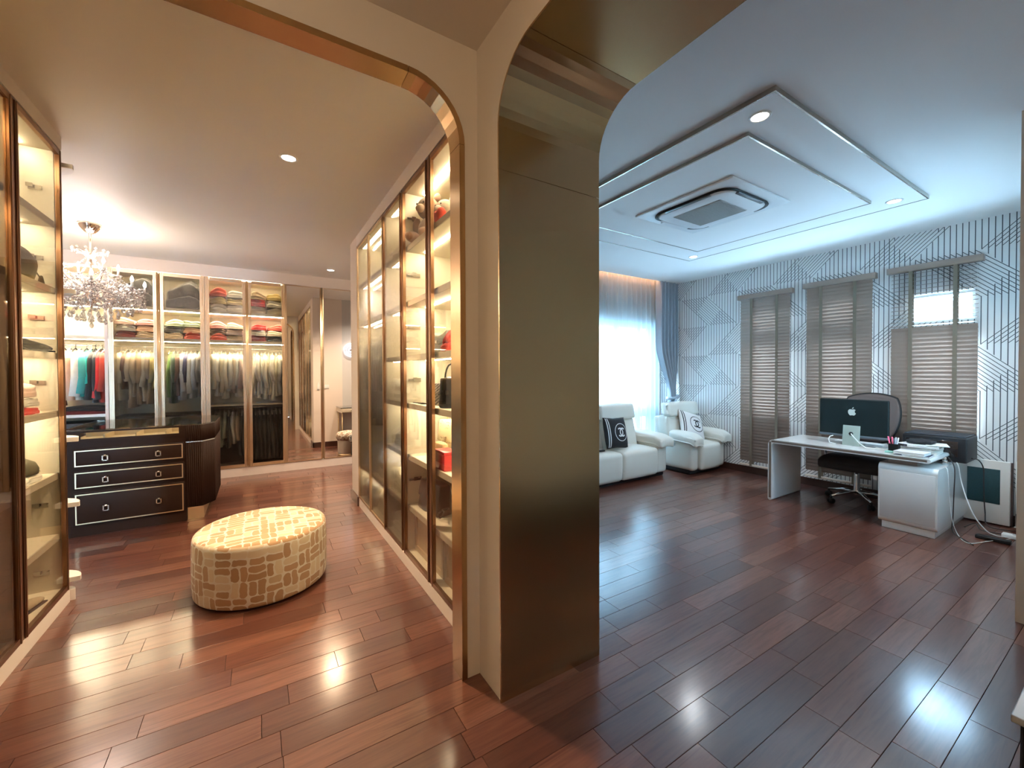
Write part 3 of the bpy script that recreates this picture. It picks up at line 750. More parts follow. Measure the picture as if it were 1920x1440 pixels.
for d, st in enumerate(sets):
    x0, x1 = B[d]+.055, B[d+1]-.055
    for i, (c, ln, sl) in enumerate(st):
        x = x0+(i+.5)*(x1-x0)/len(st)
        garment(x, 7.264, 1.761, ln, c, '%s garment hanging %s from the open bay end behind the %s' % (c, ORD[i], DN[d]), 'clothes hanging behind the ribbed doors', sl, .8, thick=.036, seed=d*10+i)
low = [('black', .62), ('grey-green', .48), ('grey-green', .36), ('black', .50), ('white', .44), ('pale beige', .40), ('black', .62)]
for i, (c, ln) in enumerate(low):
    x = B[2]+.06+(i+.5)*.37/len(low)
    garment(x, 7.234, .901, ln, c, '%s trousers hanging %s on the low rail behind the third ribbed door' % (c, ORD[i]), 'clothes on the low rail', 0, .5, thick=.034, seed=80+i)
for i in range(7):
    x = B[3]+.06+(i+.5)*.37/7
    garment(x, 7.234, .901, .70, 'black', 'black garment hanging %s from the island side behind the fourth ribbed door' % ORD[i], 'black clothes on the low rail', 0, .7, thick=.045, seed=90+i)
# folded piles on the two upper wardrobe shelves
up = [['dark grey', 'dark grey'], ['charcoal', 'charcoal'], ['cream', 'mustard', 'rust red', 'cream', 'mustard', 'white'], ['pale beige', 'red', 'beige', 'cream', 'ivory', 'mustard']]
lo_ = [['maroon', 'white', 'blush pink', 'beige', 'peach', 'pink'], ['beige', 'charcoal', 'pale green', 'rust red', 'peach', 'pale green'], ['rust red', 'brown', 'pink', 'beige', 'blush pink', 'ivory'], ['maroon', 'white', 'red', 'charcoal', 'cream', 'rust red']]
for d in range(4):
    for nm, z, cs, HH in (('top', 2.33, up[d], .36), ('lower', 1.925, lo_[d], .29)):
        x0, x1 = B[d]+.035, B[d+1]-.04
        if len(cs) == 2:
            cloth_bundle('storage_bag', x0+.02, x1-.02, 7.08, 7.45, z+.001, .34, cs[0], '%s soft storage bag on the top shelf behind the %s' % (cs[0], DN[d]), 'bags on the wardrobe top shelf', 200+d, 'bag'); continue
        n = 3; hh = HH/n
        for i, c in enumerate(cs):
            col = i//n; lay = i % n; xa = x0+(x1-x0)*col/2; xb = xa+(x1-x0)/2-.006
            rr = random.Random(d*31+i+len(nm)); h2 = hh*rr.uniform(.72, .86) if False else hh*.86
            cloth_bundle('folded_garment', xa+.003, xb, 7.055+rr.uniform(0, .02), 7.40, z+lay*h2, h2*.985, c,
                         '%s garment folded %s of the %s %s-shelf pile, %s' % (c, ('at the bottom', 'in the middle', 'on top')[lay], ('bay-side', 'mirror-side')[col], nm, DN[d]),
                         'folded clothes on the %s wardrobe shelf' % nm, d*50+i+7, tilt=.18*rr.choice((-1, 1)) if lay == 2 else 0)
# ribbed cabinet on the right: dark clothes on the rail, pale bundles
for i, (c, ln) in enumerate([('dark grey', .80), ('slate blue', .86), ('charcoal', .78), ('grey', .84), ('slate blue', .80), ('charcoal', .88), ('dark grey', .82), ('slate blue', .76)]):
    garment(1.182, 3.76+i*.112, 1.801, ln, c, '%s long garment hanging %s from the shelf bay in the ribbed side cabinet' % (c, ORD[i]), 'dark clothes in the ribbed side cabinet', .4, .8, 'y', .05, 120+i, dy=.74)
zz = [('white', 1.225, 3.14, .16), ('grey', .835, 3.14, .14), ('ivory', .45, 3.14, .20), ('white', .102, 3.14, .22), ('white', .45, 3.70, .24), ('pale blue', .45, 4.2, .22), ('ivory', .102, 3.70, .22), ('grey', .102, 4.2, .20), ('blush pink', 2.405, 3.15, .10)]
wh = ['on the fourth shelf of the nearest ribbed door', 'on the fifth shelf of the nearest ribbed door', 'on the sixth shelf of the nearest ribbed door', 'on the floor of the nearest ribbed door', 'below the hanging clothes near the shelf bay', 'below the hanging clothes by the far end', 'lying on the cabinet floor, middle ribbed door', 'lying on the cabinet floor, end ribbed door', 'on the highest shelf of the shelf bay']
wh = [w_.replace('nearest ', '').replace('ribbed door', 'shelf bay with ribbed door') if 'nearest' in w_ else w_ for w_ in wh]
for i, (c, z, y, h) in enumerate(zz):
    cloth_bundle('folded_blanket', 1.00, 1.34, y+.02, y+.44, z+.0008, h, c, '%s folded bundle %s' % (c, wh[i]), 'bundles in the ribbed side cabinet', 300+i, 'blanket')
# left cabinet, smoked bay
for i, (c, ln) in enumerate([('grey-green', .95), ('black', .9), ('dark grey', .92), ('black', .88), ('olive', .9), ('black', .92)]):
    garment(-1.258, 3.02-i*.15, 1.801, ln, c, '%s coat hanging %s behind the smoked glass door' % (c, ORD[i]), 'coats behind the smoked glass', .5, .8, 'y', .06, 140+i, dy=.74)

# ---------------------------------------------------------------- things on the left shelves
def handbag(loc, rz, label, w_=.26, h=.17, d=.11, m_=None, metal_=None, handle=True, sag=.02, group=None):
    t = thing('handbag', (0, 0, 0), label, 'handbag', group)
    def fn(c):
        q = c.z/h; return (c.x*(1-.10*q), c.y*(1-.45*q)+.006*math.sin(c.x*30), c.z-sag*q*math.cos(c.x/w_*PI))
    MB().rbox(-w_/2, -d/2, 0, w_/2, d/2, h, .015, 2, puff=.012, sub=4, fn=fn).build('body', m_, t)
    def f2(c):
        q = c.z/h; return (c.x*(1-.10*q), (c.y)*(1-.40*q)-.0, c.z-sag*q*math.cos(c.x/w_*PI))
    MB().rbox(-w_/2-.002, -d/2-.006, h*.45, w_/2+.002, d/2*.5, h+.004, .01, 2, sub=3, fn=f2).build('flap', m_, t)
    MB().box(-.015, -d*.37-.014, h*.46, .015, -d*.37-.001, h*.60).build('clasp', metal_ or gold, t)
    if handle:
        MB().tube([(-w_*.32, 0, h*.92)]+[(w_*.32*math.cos(a), 0, h*.92+.11*math.sin(a)) for a in [PI-k*PI/8 for k in range(1, 8)]]+[(w_*.32, 0, h*.92)], .006, 8).build('handle', m_, t)
    return place(t, loc, (0, 0, rz))
dkbrown = mat('dark_brown_leather', (.045, .028, .018), .35, bump=.3, bscale=90)
blk = mat('black_leather', (.016, .014, .013), .32, bump=.3, bscale=90)
# slouchy black bag with tassel on the second shelf
t = thing('slouch_bag', (-1.22, 3.38, 1.991), 'slouchy dark leather bag with a tassel on the second shelf of the bronze cabinet', 'handbag')
def fn(c):
    u = (c.y-3.38)/.16; q = (c.z-1.99)/.2
    return (c.x+.01*math.sin(c.y*30), c.y+.05*q, 1.991+(c.z-1.991)*(1-.55*max(0, u))*(1+.08*math.sin(c.x*25)))
MB().rbox(-1.36, 3.26, 1.991, -1.085, 3.53, 2.17, .03, 3, puff=.02, sub=4, fn=fn).build('body', blk, t)
MB().tube([(-1.12, 3.46, 2.07), (-1.09, 3.53, 2.05), (-1.085, 3.565, 2.025)], .004, 6).build('strap', dkbrown, t)
MB().lathe([(.003, .05), (.008, .045), (.011, .03), (.016, 0)], (-1.085, 3.575, 1.992), 10).build('tassel', dkbrown, t)
def shoe(loc, rz, m_, label, group, L=.25, heel=.05):
    t = thing('shoe', (0, 0, 0), label, 'shoe', group)
    rings = []
    for i in range(11):
        q = i/10; y = -L/2+L*q; wd = .035*(1-.25*abs(q-.65)*2)*(.55+.45*math.sin(min(1, (q+.12)*2.4)*PI/2)) if q < .97 else .02
        z0 = heel*(1-min(1, q*2.2))*.9; hh = .06*(1-q)**.8+.028
        rings.append([(wd*math.cos(a), y, z0+.006+hh*(.5+.5*math.sin(a))) for a in [2*PI*k/12 for k in range(12)]])
    MB().loft(rings).build('upper', m_, t)
    def zh(j): return heel*(1-min(1, (j/10)*2.2))*.9
    sr = [[(sx_, -L/2+L*j/10, zh(j)+q) for sx_, q in ((-.034, 0), (.034, 0), (.034, .008), (-.034, .008))] for j in range(11)]
    MB().loft(sr).build('sole', black_plastic, t)
    MB().lathe([(.012, 0), (.017, heel*.95)], (0, -L/2+.025, 0), 10).build('heel', black_plastic, t)
    return place(t, loc, (0, 0, rz))
shoe((-1.115, 3.46, 1.586), -.5, blk, 'black heeled shoe on the third shelf, nearer the glass', 'shoes in the bronze cabinet')
shoe((-1.20, 3.48, 1.586), -.4, blk, 'black heeled shoe on the third shelf, behind its pair', 'shoes in the bronze cabinet')
shoe((-1.30, 3.50, 1.586), -.4, mat('olive_suede', (.10, .095, .06), .8), 'olive shoe against the back of the third shelf', 'shoes in the bronze cabinet')
cloth_bundle('folded_garment', -1.34, -1.085, 3.28, 3.53, 1.2258, .045, 'red', 'red and white folded cloth at the bottom of the fourth shelf pile', 'folded cloth on the fourth shelf', 401)
cloth_bundle('folded_garment', -1.33, -1.09, 3.28, 3.52, 1.2715, .05, 'white', 'white folded cloth between red and pink on the fourth shelf', 'folded cloth on the fourth shelf', 402)
cloth_bundle('folded_garment', -1.32, -1.09, 3.28, 3.54, 1.3225, .07, 'blush pink', 'blush pink folded cloth topping the fourth shelf pile', 'folded cloth on the fourth shelf', 403, tilt=.2)
def cap(loc, m_, label):
    t = thing('cap', loc, label, 'hat')
    x, y, z = loc
    MB().lathe([(.092, 0), (.094, .03), (.08, .065), (.045, .088), (.005, .095)], loc, 20).build('crown', m_, t)
    MB().grid(lambda u, v: (x+.09*math.sin((u-.5)*2.2)+0*v, y+(.075+.07*v)*math.cos((u-.5)*2.2)+.01, z+.008-.008*v), 10, 4).build('brim', m_, t)
cap((-1.17, 3.46, .880), mat('olive_felt', (.12, .11, .07), .9), 'dark olive cap sitting on a white cloth on the fifth shelf')
cloth_bundle('folded_garment', -1.32, -1.08, 3.30, 3.56, .8358, .04, 'white', 'white folded cloth beneath the olive cap', None, 404)
shoe((-1.13, 3.42, .103), -.2, mat('beige_strap', (.55, .45, .32), .6), 'beige sandal on the bottom of the bronze cabinet', None, heel=.01)
for i, z in enumerate((.628, .68)):
    t = thing('glass_jar', (-1.16, 3.84, z-.000), ('clear ribbed jar standing on the rounded end shelf', 'clear ribbed jar stacked on the other jar at the shelf end')[i], 'jar', 'jars on the rounded shelf')
    MB().lathe([(.001, 0), (.028, 0), (.030, .01), (.028, .045), (.026, .049), (.001, .05)], (-1.16, 3.84, z), 16).build('jar_body', crystal, t)
    MB().lathe([(.024, .0455), (.024, .052), (.001, .0515)], (-1.16, 3.84, z), 16).build('lid', silver, t)
# ---------------------------------------------------------------- things on the right shelves
def plush(loc, rz, col, col2, label, s=1.0, group=None):
    """generic sitting stuffed animal"""
    t = thing('stuffed_toy', (0, 0, 0), label, 'stuffed toy', group)
    M = mat('plush_%d' % int(col[0]*1000), col, .95, noise=.2, nscale=30, bump=.8, bscale=60, sheen=.5); M2 = mat('plush_%d_b' % int(col2[0]*1000), col2, .95, bump=.8, bscale=60)
    def ell(c, r, n=14, mb=None):
        mb = mb or MB(); mb.loft([[(c[0]+r[0]*math.sin(a)*math.cos(2*PI*k/n), c[1]+r[1]*math.sin(a)*math.sin(2*PI*k/n), c[2]-r[2]*math.cos(a)) for k in range(n)] for a in [.12+i*(PI-.24)/8 for i in range(9)]]); return mb
    ell((0, 0, .085), (.085, .075, .085)).build('body', M, t); ell((0, -.02, .215), (.075, .068, .068)).build('head', M, t)
    ell((0, -.082, .20), (.032, .028, .025)).build('muzzle', M2, t)
    for s_ in (-1, 1):
        ell((s_*.058, 0, .275), (.026, .016, .028)).build('ear', M, t); ell((s_*.092, -.03, .12), (.026, .03, .055)).build('arm', M, t)
        ell((s_*.06, -.09, .035), (.033, .06, .034)).build('leg', M, t); ell((s_*.03, -.083, .232), (.007, .005, .007), 8).build('eye', black_plastic, t)
    place(t, loc, (0, 0, rz)); t.scale = (s, s, s); return t
plush((1.11, 2.93, 2.406), -1.2, (.30, .17, .11), (.55, .40, .30), 'big brown stuffed bear on the highest shelf of the clear cabinet', 1.2, 'stuffed toys')
plush((1.16, 2.74, 2.406), -1.3, (.62, .50, .38), (.75, .66, .55), 'pale fluffy stuffed toy beside the red heart cushion', .95, 'stuffed toys')
plush((1.26, 2.50, 2.406), -1.2, (.55, .44, .33), (.7, .6, .48), 'small beige stuffed toy behind the pale fluffy toy', .62, 'stuffed toys')
# red heart
t = thing('heart_cushion', (1.03, 2.56, 2.406), 'red plush heart on the highest shelf behind the clear door', 'cushion')
hp = [(16*math.sin(a)**3, 13*math.cos(a)-5*math.cos(2*a)-2*math.cos(3*a)-math.cos(4*a)) for a in [2*PI*k/28 for k in range(28)]]
rg = []
for dx, sc in ((-.03, .35), (-.024, .8), (-.008, 1), (.008, 1), (.024, .8), (.03, .35)): rg.append([(1.03+dx, 2.56-.0042*p[0]*sc, 2.478+.0043*p[1]*sc) for p in hp])
MB().loft(rg).build('heart_body', mat('red_plush', (.65, .05, .03), .85, bump=.5), t)
# grey bag and scarf on the third shelf
handbag((1.10, 2.66, 1.5855), -1.5, 'grey slouchy handbag on the third shelf beside a red scarf', .26, .15, .14, mat('grey_leather', (.16, .16, .15), .45, bump=.4), silver, False, .03)
cloth_bundle('scarf', 1.0, 1.10, 2.40, 2.47, 1.5858, .12, 'red', 'red scarf standing beside the grey handbag', None, 410, 'scarf')
# black bags, fourth shelf
def striped():
    mt, n, b = newmat('striped_leather'); ge = n.node('ShaderNodeNewGeometry'); sp = n.node('ShaderNodeSeparateXYZ'); n.link(ge.outputs['Position'], sp.inputs[0])
    f = n.m('LESS_THAN', n.m('FRACT', n.m('MULTIPLY', n.m('MULTIPLY_ADD', sp.outputs[1], .55, sp.outputs[2]), 42)), .4)
    n.link(n.mix(f, (.02, .017, .015), (.32, .27, .22)), b.inputs['Base Color']); b.inputs['Roughness'].default_value = .35; return mt
handbag((1.12, 2.71, 1.2255), -1.5, 'black and pale striped clutch bag on the fourth shelf', .20, .15, .12, striped(), silver, False, .0, 'handbags in the clear cabinet')
handbag((1.07, 2.48, 1.2255), -1.1, 'tall black leather handbag with a handle on the fourth shelf', .16, .19, .07, blk, silver, True, .0, 'handbags in the clear cabinet')
t = thing('sunglasses', (1.02, 2.94, 1.2255), 'black folded sunglasses lying on the fourth shelf', 'sunglasses')
MB().tube([(.995, 3.01, 1.232), (1.0, 2.93, 1.234), (1.01, 2.83, 1.232)], .004, 6).build('temple_bar', black_plastic, t)
for s_ in (0, 1): MB().lathe([(.001, .001), (.022, .0), (.024, .005), (.001, .006)], (1.03, 2.95-.055*s_, 1.2265), 14).build('lens', black_plastic, t)
# monogram-free cream bag with brown dots, fifth shelf
def dotted():
    mt, n, b = newmat('dotted_canvas'); tc = n.node('ShaderNodeTexCoord'); v = n.node('ShaderNodeTexVoronoi'); v.inputs['Scale'].default_value = 42; v.inputs['Randomness'].default_value = .35
    n.link(tc.outputs['Object'], v.inputs['Vector']); f = n.m('LESS_THAN', v.outputs['Distance'], .24)
    n.link(n.mix(f, (.72, .60, .36), (.25, .13, .06)), b.inputs['Base Color']); b.inputs['Roughness'].default_value = .5; return mt
dot = dotted()
handbag((1.20, 2.76, .8355), -1.5, 'cream dotted handbag with a pale handle on the fifth shelf', .28, .27, .14, dot, gold, True, .0, 'handbags in the clear cabinet')
handbag((1.08, 2.69, .8355), -1.5, 'small tan dotted box bag in front of the cream dotted handbag', .15, .13, .07, mat('tan_dotted', (.55, .38, .20), .5), gold, False, .0, 'handbags in the clear cabinet')
t = thing('gift_box', (1.03, 2.48, .8355), 'glossy red box on the fifth shelf', 'box')
redb = mat('red_card', (.62, .04, .05), .3)
MB().rbox(.985, 2.40, .8355, 1.08, 2.56, .935, .003).build('box_body', redb, t); MB().rbox(.983, 2.398, .9352, 1.082, 2.562, .955, .003).build('lid', redb, t)
handbag((1.10, 2.84, .4505), -1.45, 'dark brown leather handbag standing on the lowest lit shelf', .33, .21, .15, dkbrown, silver, False, .0, 'handbags in the clear cabinet')
t = thing('bag_strap', (1.05, 2.58, .4505), 'coiled dark leather strap beside the brown handbag', 'strap')
MB().tube([(1.05+.02*math.sin(a*2), 2.58+.06*math.cos(a), .458+.10*abs(math.sin(a/2))+.002) for a in [k*.35 for k in range(34)]], .005, 6).build('strap_loop', dkbrown, t)

# ---------------------------------------------------------------- island
t = thing('dressing_island', (-.95, 5.65, 0), 'black lacquered dressing island with gold-trimmed drawers and a glass display top', 'island')
IX0, IX1, IY0, IY1 = -1.47, -.605, 5.15, 6.15
MB().box(IX0, IY0+.01, .0, IX1, IY1, .105).build('plinth', black_lacq, t)
MB().box(IX0, IY0+.012, .105, IX1, IY1, .845).build('carcass', black_lacq, t)
# display case at the top
c = MB().box(IX0, IY0, .845, IX1, IY0+.02, .872).box(IX0, IY0, .930, IX1, IY0+.02, .945).box(IX0, IY0, .872, -1.345, IY0+.02, .930).box(-.655, IY0, .872, IX1, IY0+.02, .930)
c.box(IX0, IY1-.02, .845, IX1, IY1, .945).box(IX0, IY0+.02, .845, IX0+.02, IY1-.02, .945).build('case_frame', black_lacq, t)
MB().box(-1.345, IY0+.006, .872, -.655, IY0+.010, .930).build('case_window', glass_clear, t)
fel = mat('beige_felt', (.80, .71, .52), .8)
tr = MB().box(IX0+.03, IY0+.03, .847, IX1-.02, IY1-.03, .853).build('tray', fel, t)
for x in (-1.2, -.98, -.76): MB().box(x-.004, IY0+.05, .853, x+.004, IY1-.05, .90).build('divider', fel, tr)
MB().box(-1.40, 5.52, .853, -.66, 5.528, .90).build('divider', fel, tr)
# reeded end with chamfered corners
ce = [(-.605, 5.15), (-.475, 5.15), (-.385, 5.30), (-.385, 6.02), (-.475, 6.15), (-.605, 6.15)]
MB().prism(ce, 'z', .13, .775).build('end_body', black_lacq, t)
MB().prism([(x+(.002 if x > -.6 else 0), y) for x, y in ce], 'z', .775, .785).build('silver_band', silver, t)
MB().prism(ce, 'z', .785, .945).build('end_top', black_lacq, t)
rb = MB()
def reeds(a, b_, z0, z1):
    a, b_ = Vector((*a, 0)), Vector((*b_, 0)); n = max(2, int((b_-a).length/.0145))
    for k in range(n):
        p = a.lerp(b_, (k+.5)/n); rb.tube([(p.x, p.y, z0), (p.x, p.y, z1)], .0056, 6)
for a, b_ in zip(ce[:4], ce[1:5]):
    for z0, z1 in ((.132, .773), (.787, .944)): reeds(a, b_, z0, z1)
o = rb.build('reeding', black_lacq, t); o['kind'] = 'stuff'
MB().box(-.60, 5.19, 0, -.47, 5.9, .129).build('gold_foot', gold, t)
MB().prism([(IX0, 5.145), (-.47, 5.145), (-.38, 5.29), (-.38, 6.03), (-.47, 6.155), (IX0, 6.155)], 'z', .946, .957).build('glass_top', thinglass('island_top_glass', (.88, .84, .76), .02, base=.14), t)
for z0, z1 in ((.630, .772), (.435, .575), (.112, .380)):
    d = MB().rbox(-1.395, 5.143, z0-.012, -.618, 5.16, z1+.012, .003).build('drawer', black_lacq, t)
    x0, x1 = -1.380, -.626; e = .0085
    MB().box(x0, 5.137, z0, x1, 5.143, z0+e).box(x0, 5.137, z1-e, x1, 5.143, z1).box(x0, 5.137, z0+e, x0+e, 5.143, z1-e).box(x1-e, 5.137, z0+e, x1, 5.143, z1-e).build('gold_trim', gold, d)
    zc = (z0+z1)/2
    for x in (-1.178, -.808):
        h = MB(); s_ = .021; r = .0042
        h.box(x-s_, 5.118, zc-.032, x-s_+2*r, 5.126, zc+.012).box(x+s_-2*r, 5.118, zc-.032, x+s_, 5.126, zc+.012).box(x-s_, 5.118, zc-.032, x+s_, 5.126, zc-.032+2*r)
        h.box(x-s_, 5.118, zc+.012-r, x-s_*.3, 5.126, zc+.012+r).box(x+s_*.3, 5.118, zc+.012-r, x+s_, 5.126, zc+.012+r)
        h.lathe([(.011, -.008), (.011, .008)], (x, 5.122, zc+.016), 10); h.box(x-.004, 5.12, zc+.010, x+.004, 5.143, zc+.020)
        h.build('ring_pull', mat('pull_metal', (.85, .78, .68), .2, metal=1), d)
# ---------------------------------------------------------------- ottoman
t = thing('ottoman', (.026, 3.354, 0), 'round upholstered ottoman in a brown and cream pill pattern', 'ottoman')
def ott():
    b = bmesh.new(); uv = b.loops.layers.uv.new('UVMap'); n = 72; Rr = .397; H = .408; c = (.026, 3.354)
    prof = []
    for k in range(5): a = k*PI/2/4; prof.append((Rr-.022+.022*math.sin(a)*1, .012+.022-.022*math.cos(a)))
    for q in (.10, .2, .3, .36): prof.append((Rr+.004*math.sin(q/.4*PI), q))
    for k in range(1, 7): a = k*PI/2/6; prof.append((Rr-.035+.035*math.cos(a), H-.035+.035*math.sin(a)))
    side_n = len(prof)
    for r in (.30, .22, .14, .06): prof.append((r, H+.010*(1-(r/.36)**2)))
    V = []; s_ = [0]
    for (r0, z0), (r1, z1) in zip(prof, prof[1:]): s_.append(s_[-1]+math.hypot(r1-r0, z1-z0))
    for r, z in prof: V.append([b.verts.new((c[0]+r*math.cos(2*PI*k/n), c[1]+r*math.sin(2*PI*k/n), z)) for k in range(n)])
    split = side_n-4
    for i in range(len(prof)-1):
        for k in range(n):
            k2 = (k+1) % n; f = b.faces.new((V[i][k], V[i][k2], V[i+1][k2], V[i+1][k])); f.smooth = True
            for l, (ii, kk, kr) in zip(f.loops, ((i, k, k), (i, k2, k+1), (i+1, k2, k+1), (i+1, k, k))):
                if i < split: l[uv].uv = (2*PI*Rr*kr/n, s_[ii])
                else:
                    v = V[ii][kk].co; l[uv].uv = (v.x+3, v.y+3)
    f = b.faces.new(V[-1]); f.smooth = True
    for l in f.loops: l[uv].uv = (l.vert.co.x+3, l.vert.co.y+3)
    q = MB(); q.b.free(); q.b = b; return q
ott().build('upholstery', pills, t)
seam = MB().tube([(.026+.381*math.cos(a), 3.354+.381*math.sin(a), .395) for a in [2*PI*k/72 for k in range(72)]], .003, 6, closed=True); seam.build('piping', mat('cream_piping', (.80, .70, .52), .8), t)
MB().lathe([(.36, 0), (.37, .012), (.37, .02)], (.026, 3.354, 0), 48).build('base', black_plastic, t)

# ---------------------------------------------------------------- chandelier
def chandelier():
    c = Vector((-1.39, 5.70, 0)); t = thing('chandelier', (c.x, c.y, 2.945), 'crystal chandelier with candle bulbs hanging over the island', 'chandelier')
    brass = mat('chandelier_metal', (.72, .58, .48), .15, metal=1)
    MB().lathe([(.088, 2.944), (.090, 2.935), (.075, 2.905), (.045, 2.865), (.03, 2.855), (.012, 2.85)], (c.x, c.y, 0), 20).build('canopy', brass, t)
    MB().tube([(c.x, c.y, 2.86), (c.x, c.y, 2.30)], .010, 8).lathe([(.01, 2.30), (.035, 2.27), (.05, 2.22), (.03, 2.16), (.012, 2.12)], (c.x, c.y, 0), 16).build('stem', brass, t)
    bulb_m = emis('candle_bulb', (1, .90, .78), 26)
    tips = []
    for lvl, (n, rad, zt, z0) in enumerate(((8, .40, 2.40, 2.28), (4, .22, 2.56, 2.42))):
        for k in range(n):
            a = 2*PI*k/n+.25+lvl*.4; d = Vector((math.cos(a), math.sin(a), 0)); p = []
            for q in range(9):
                u = q/8; p.append(c+d*(rad*u)+Vector((0, 0, z0-.10*math.sin(u*PI*.9)+(zt-.06-z0)*u*u)))
            ar = MB().tube(p, .006, 6).build('arm', brass, t)
            e = p[-1]; tips.append((e, d))
            MB().lathe([(.004, -.004), (.030, .004), (.034, .014), (.014, .010), (.010, .014)], e, 12).build('drip_pan', crystal, ar)
            MB().lathe([(.010, .012), (.010, .065), (.002, .066)], e, 10).build('candle', mat('candle_sleeve', (.85, .78, .72), .4), ar)
            MB().lathe([(.005, .066), (.0125, .078), (.014, .090), (.008, .112), (.001, .128)], e, 10).build('bulb', bulb_m, ar)
    # crystals: strings of beads, stars and drops
    rr = random.Random(5); cr = MB()
    def octa(p, s_, h=1.0):
        v = [cr.b.verts.new(q) for q in ((p.x+s_, p.y, p.z), (p.x, p.y+s_, p.z), (p.x-s_, p.y, p.z), (p.x, p.y-s_, p.z), (p.x, p.y, p.z+s_*h), (p.x, p.y, p.z-s_*h))]
        for f in ((0,1,4),(1,2,4),(2,3,4),(3,0,4),(1,0,5),(2,1,5),(3,2,5),(0,3,5)): cr.b.faces.new([v[i] for i in f])
    def chain(a, b_, sag, n, s_=.0105):
        for i in range(n+1): u = i/n; q = a.lerp(b_, u)+Vector((0, 0, -sag*4*u*(1-u))); octa(q, s_*rr.uniform(.8, 1.25), 1.1)
    outer = [p for p, d in tips[:8]]; inner = [p for p, d in tips[8:]]
    top = c+Vector((0, 0, 2.66))
    for i in range(8):
        chain(outer[i], outer[(i+1) % 8], .06, 16); chain(outer[i], outer[(i+1) % 8], .12, 18); chain(c+Vector((0, 0, 2.16)), outer[i], .08, 22); chain(inner[i//2], outer[i], .03, 14)
        chain(outer[i], outer[i]+Vector((0, 0, -.10)), 0, 6)
    for i in range(4): chain(top, inner[i], .05, 16); chain(inner[i], inner[(i+1) % 4], .07, 16); chain(inner[i], c+Vector((0, 0, 2.30)), .04, 12)
    for k in range(12):   # crown of beads at the top
        a = 2*PI*k/12; q = c+Vector((.13*math.cos(a), .13*math.sin(a), 2.66)); chain(c+Vector((0, 0, 2.58)), q, -.03, 7, .007); octa(q+Vector((0, 0, .025)), .014, 1.1)
    for k in range(900):  # dense body between the arms
        a = rr.uniform(0, 2*PI); r = .40*math.sqrt(rr.random()); q = c+Vector((r*math.cos(a), r*math.sin(a), rr.uniform(2.10, 2.34)+(.10*(1-r/.4)))); octa(q, rr.uniform(.008, .017), 1.2)
    o = cr.build('crystal_beads', crystal, t); o['kind'] = 'stuff'
    # hanging drops
    dm = MB().lathe([(.0005, 0), (.006, -.006), (.005, -.012), (.014, -.034), (.015, -.046), (.009, -.060), (.0005, -.066)], (0, 0, 0), 8)
    for f in dm.b.faces: f.smooth = False
    bmesh.ops.recalc_face_normals(dm.b, faces=dm.b.faces[:])
    me = bpy.data.meshes.new('crystal_drop'); dm.b.to_mesh(me); dm.b.free(); me.materials.append(crystal)
    for n, rad, z in ((22, .40, 2.20), (16, .30, 2.12), (12, .2, 2.08), (8, .10, 2.04), (1, 0, 1.98)):
        for k in range(n):
            a = 2*PI*k/n+n; o = bpy.data.objects.new('crystal_drop', me); COL.objects.link(o); o.parent = t; o.location = Vector((c.x+rad*math.cos(a), c.y+rad*math.sin(a), z+rr.uniform(-.02, .02)))-wloc(t); o.rotation_euler.z = a; o.scale = (1.1,)*3
    MB().tube([(c.x, c.y, 2.14), (c.x, c.y, 1.97)], .004, 6).build('drop_chain', brass, t)
    l = bpy.data.lights.new('chandelier_glow', 'POINT'); l.energy = 11; l.color = (1, .74, .62); l.shadow_soft_size = .18
    o = bpy.data.objects.new('lamp_glow', l); COL.objects.link(o); o.parent = t; o.location = (0, 0, -.30)
chandelier()

# ---------------------------------------------------------------- vanity nook (seen in the mirrors)
t = thing('vanity_desk', (1.9, 5.35, 0), 'narrow vanity desk with glass top and pale drawers reflected in the mirrors', 'desk')
van = mat('vanity_pale', (.70, .62, .50), .3)
MB().box(1.35, 5.10, .70, 2.60, 5.62, .79).build('drawer_box', van, t)
MB().box(1.34, 5.09, .79, 2.61, 5.63, .80).build('glass_top', black_glass, t)
for k in range(3):
    d = MB().rbox(1.37+k*.41, 5.62, .71, 1.76+k*.41, 5.635, .78, .002).build('drawer', van, t)
    MB().tube([(1.52+k*.41, 5.645, .745), (1.61+k*.41, 5.645, .745)], .005, 8).build('handle', silver, d)
for x, y in ((1.38, 5.14), (1.38, 5.58), (2.56, 5.14), (2.56, 5.58)): MB().tube([(x, y, 0), (x, y, .70)], .012, 8).build('leg', gold, t)
def stool(x, y, label, fm, bm):
    t = thing('pouf_stool', (x, y, 0), label, 'stool', 'poufs by the vanity')
    MB().lathe([(.15, 0), (.15, .05), (.148, .05)], (x, y, 0), 28).build('base', gold, t)
    MB().lathe([(.148, .05), (.152, .07), (.152, .27), (.148, .28)], (x, y, 0), 28).build('body', bm, t)
    mb = MB(); rr = random.Random(int(x*100))
    mb.loft([[(x+(r+rr.uniform(-.006, .006))*math.cos(2*PI*k/40), y+(r+rr.uniform(-.006, .006))*math.sin(2*PI*k/40), z+rr.uniform(-.006, .006)) for k in range(40)] for r, z in ((.15, .28), (.17, .30), (.178, .34), (.17, .39), (.14, .42), (.09, .435), (.03, .44))])
    mb.build('fluffy_seat', fm, t)
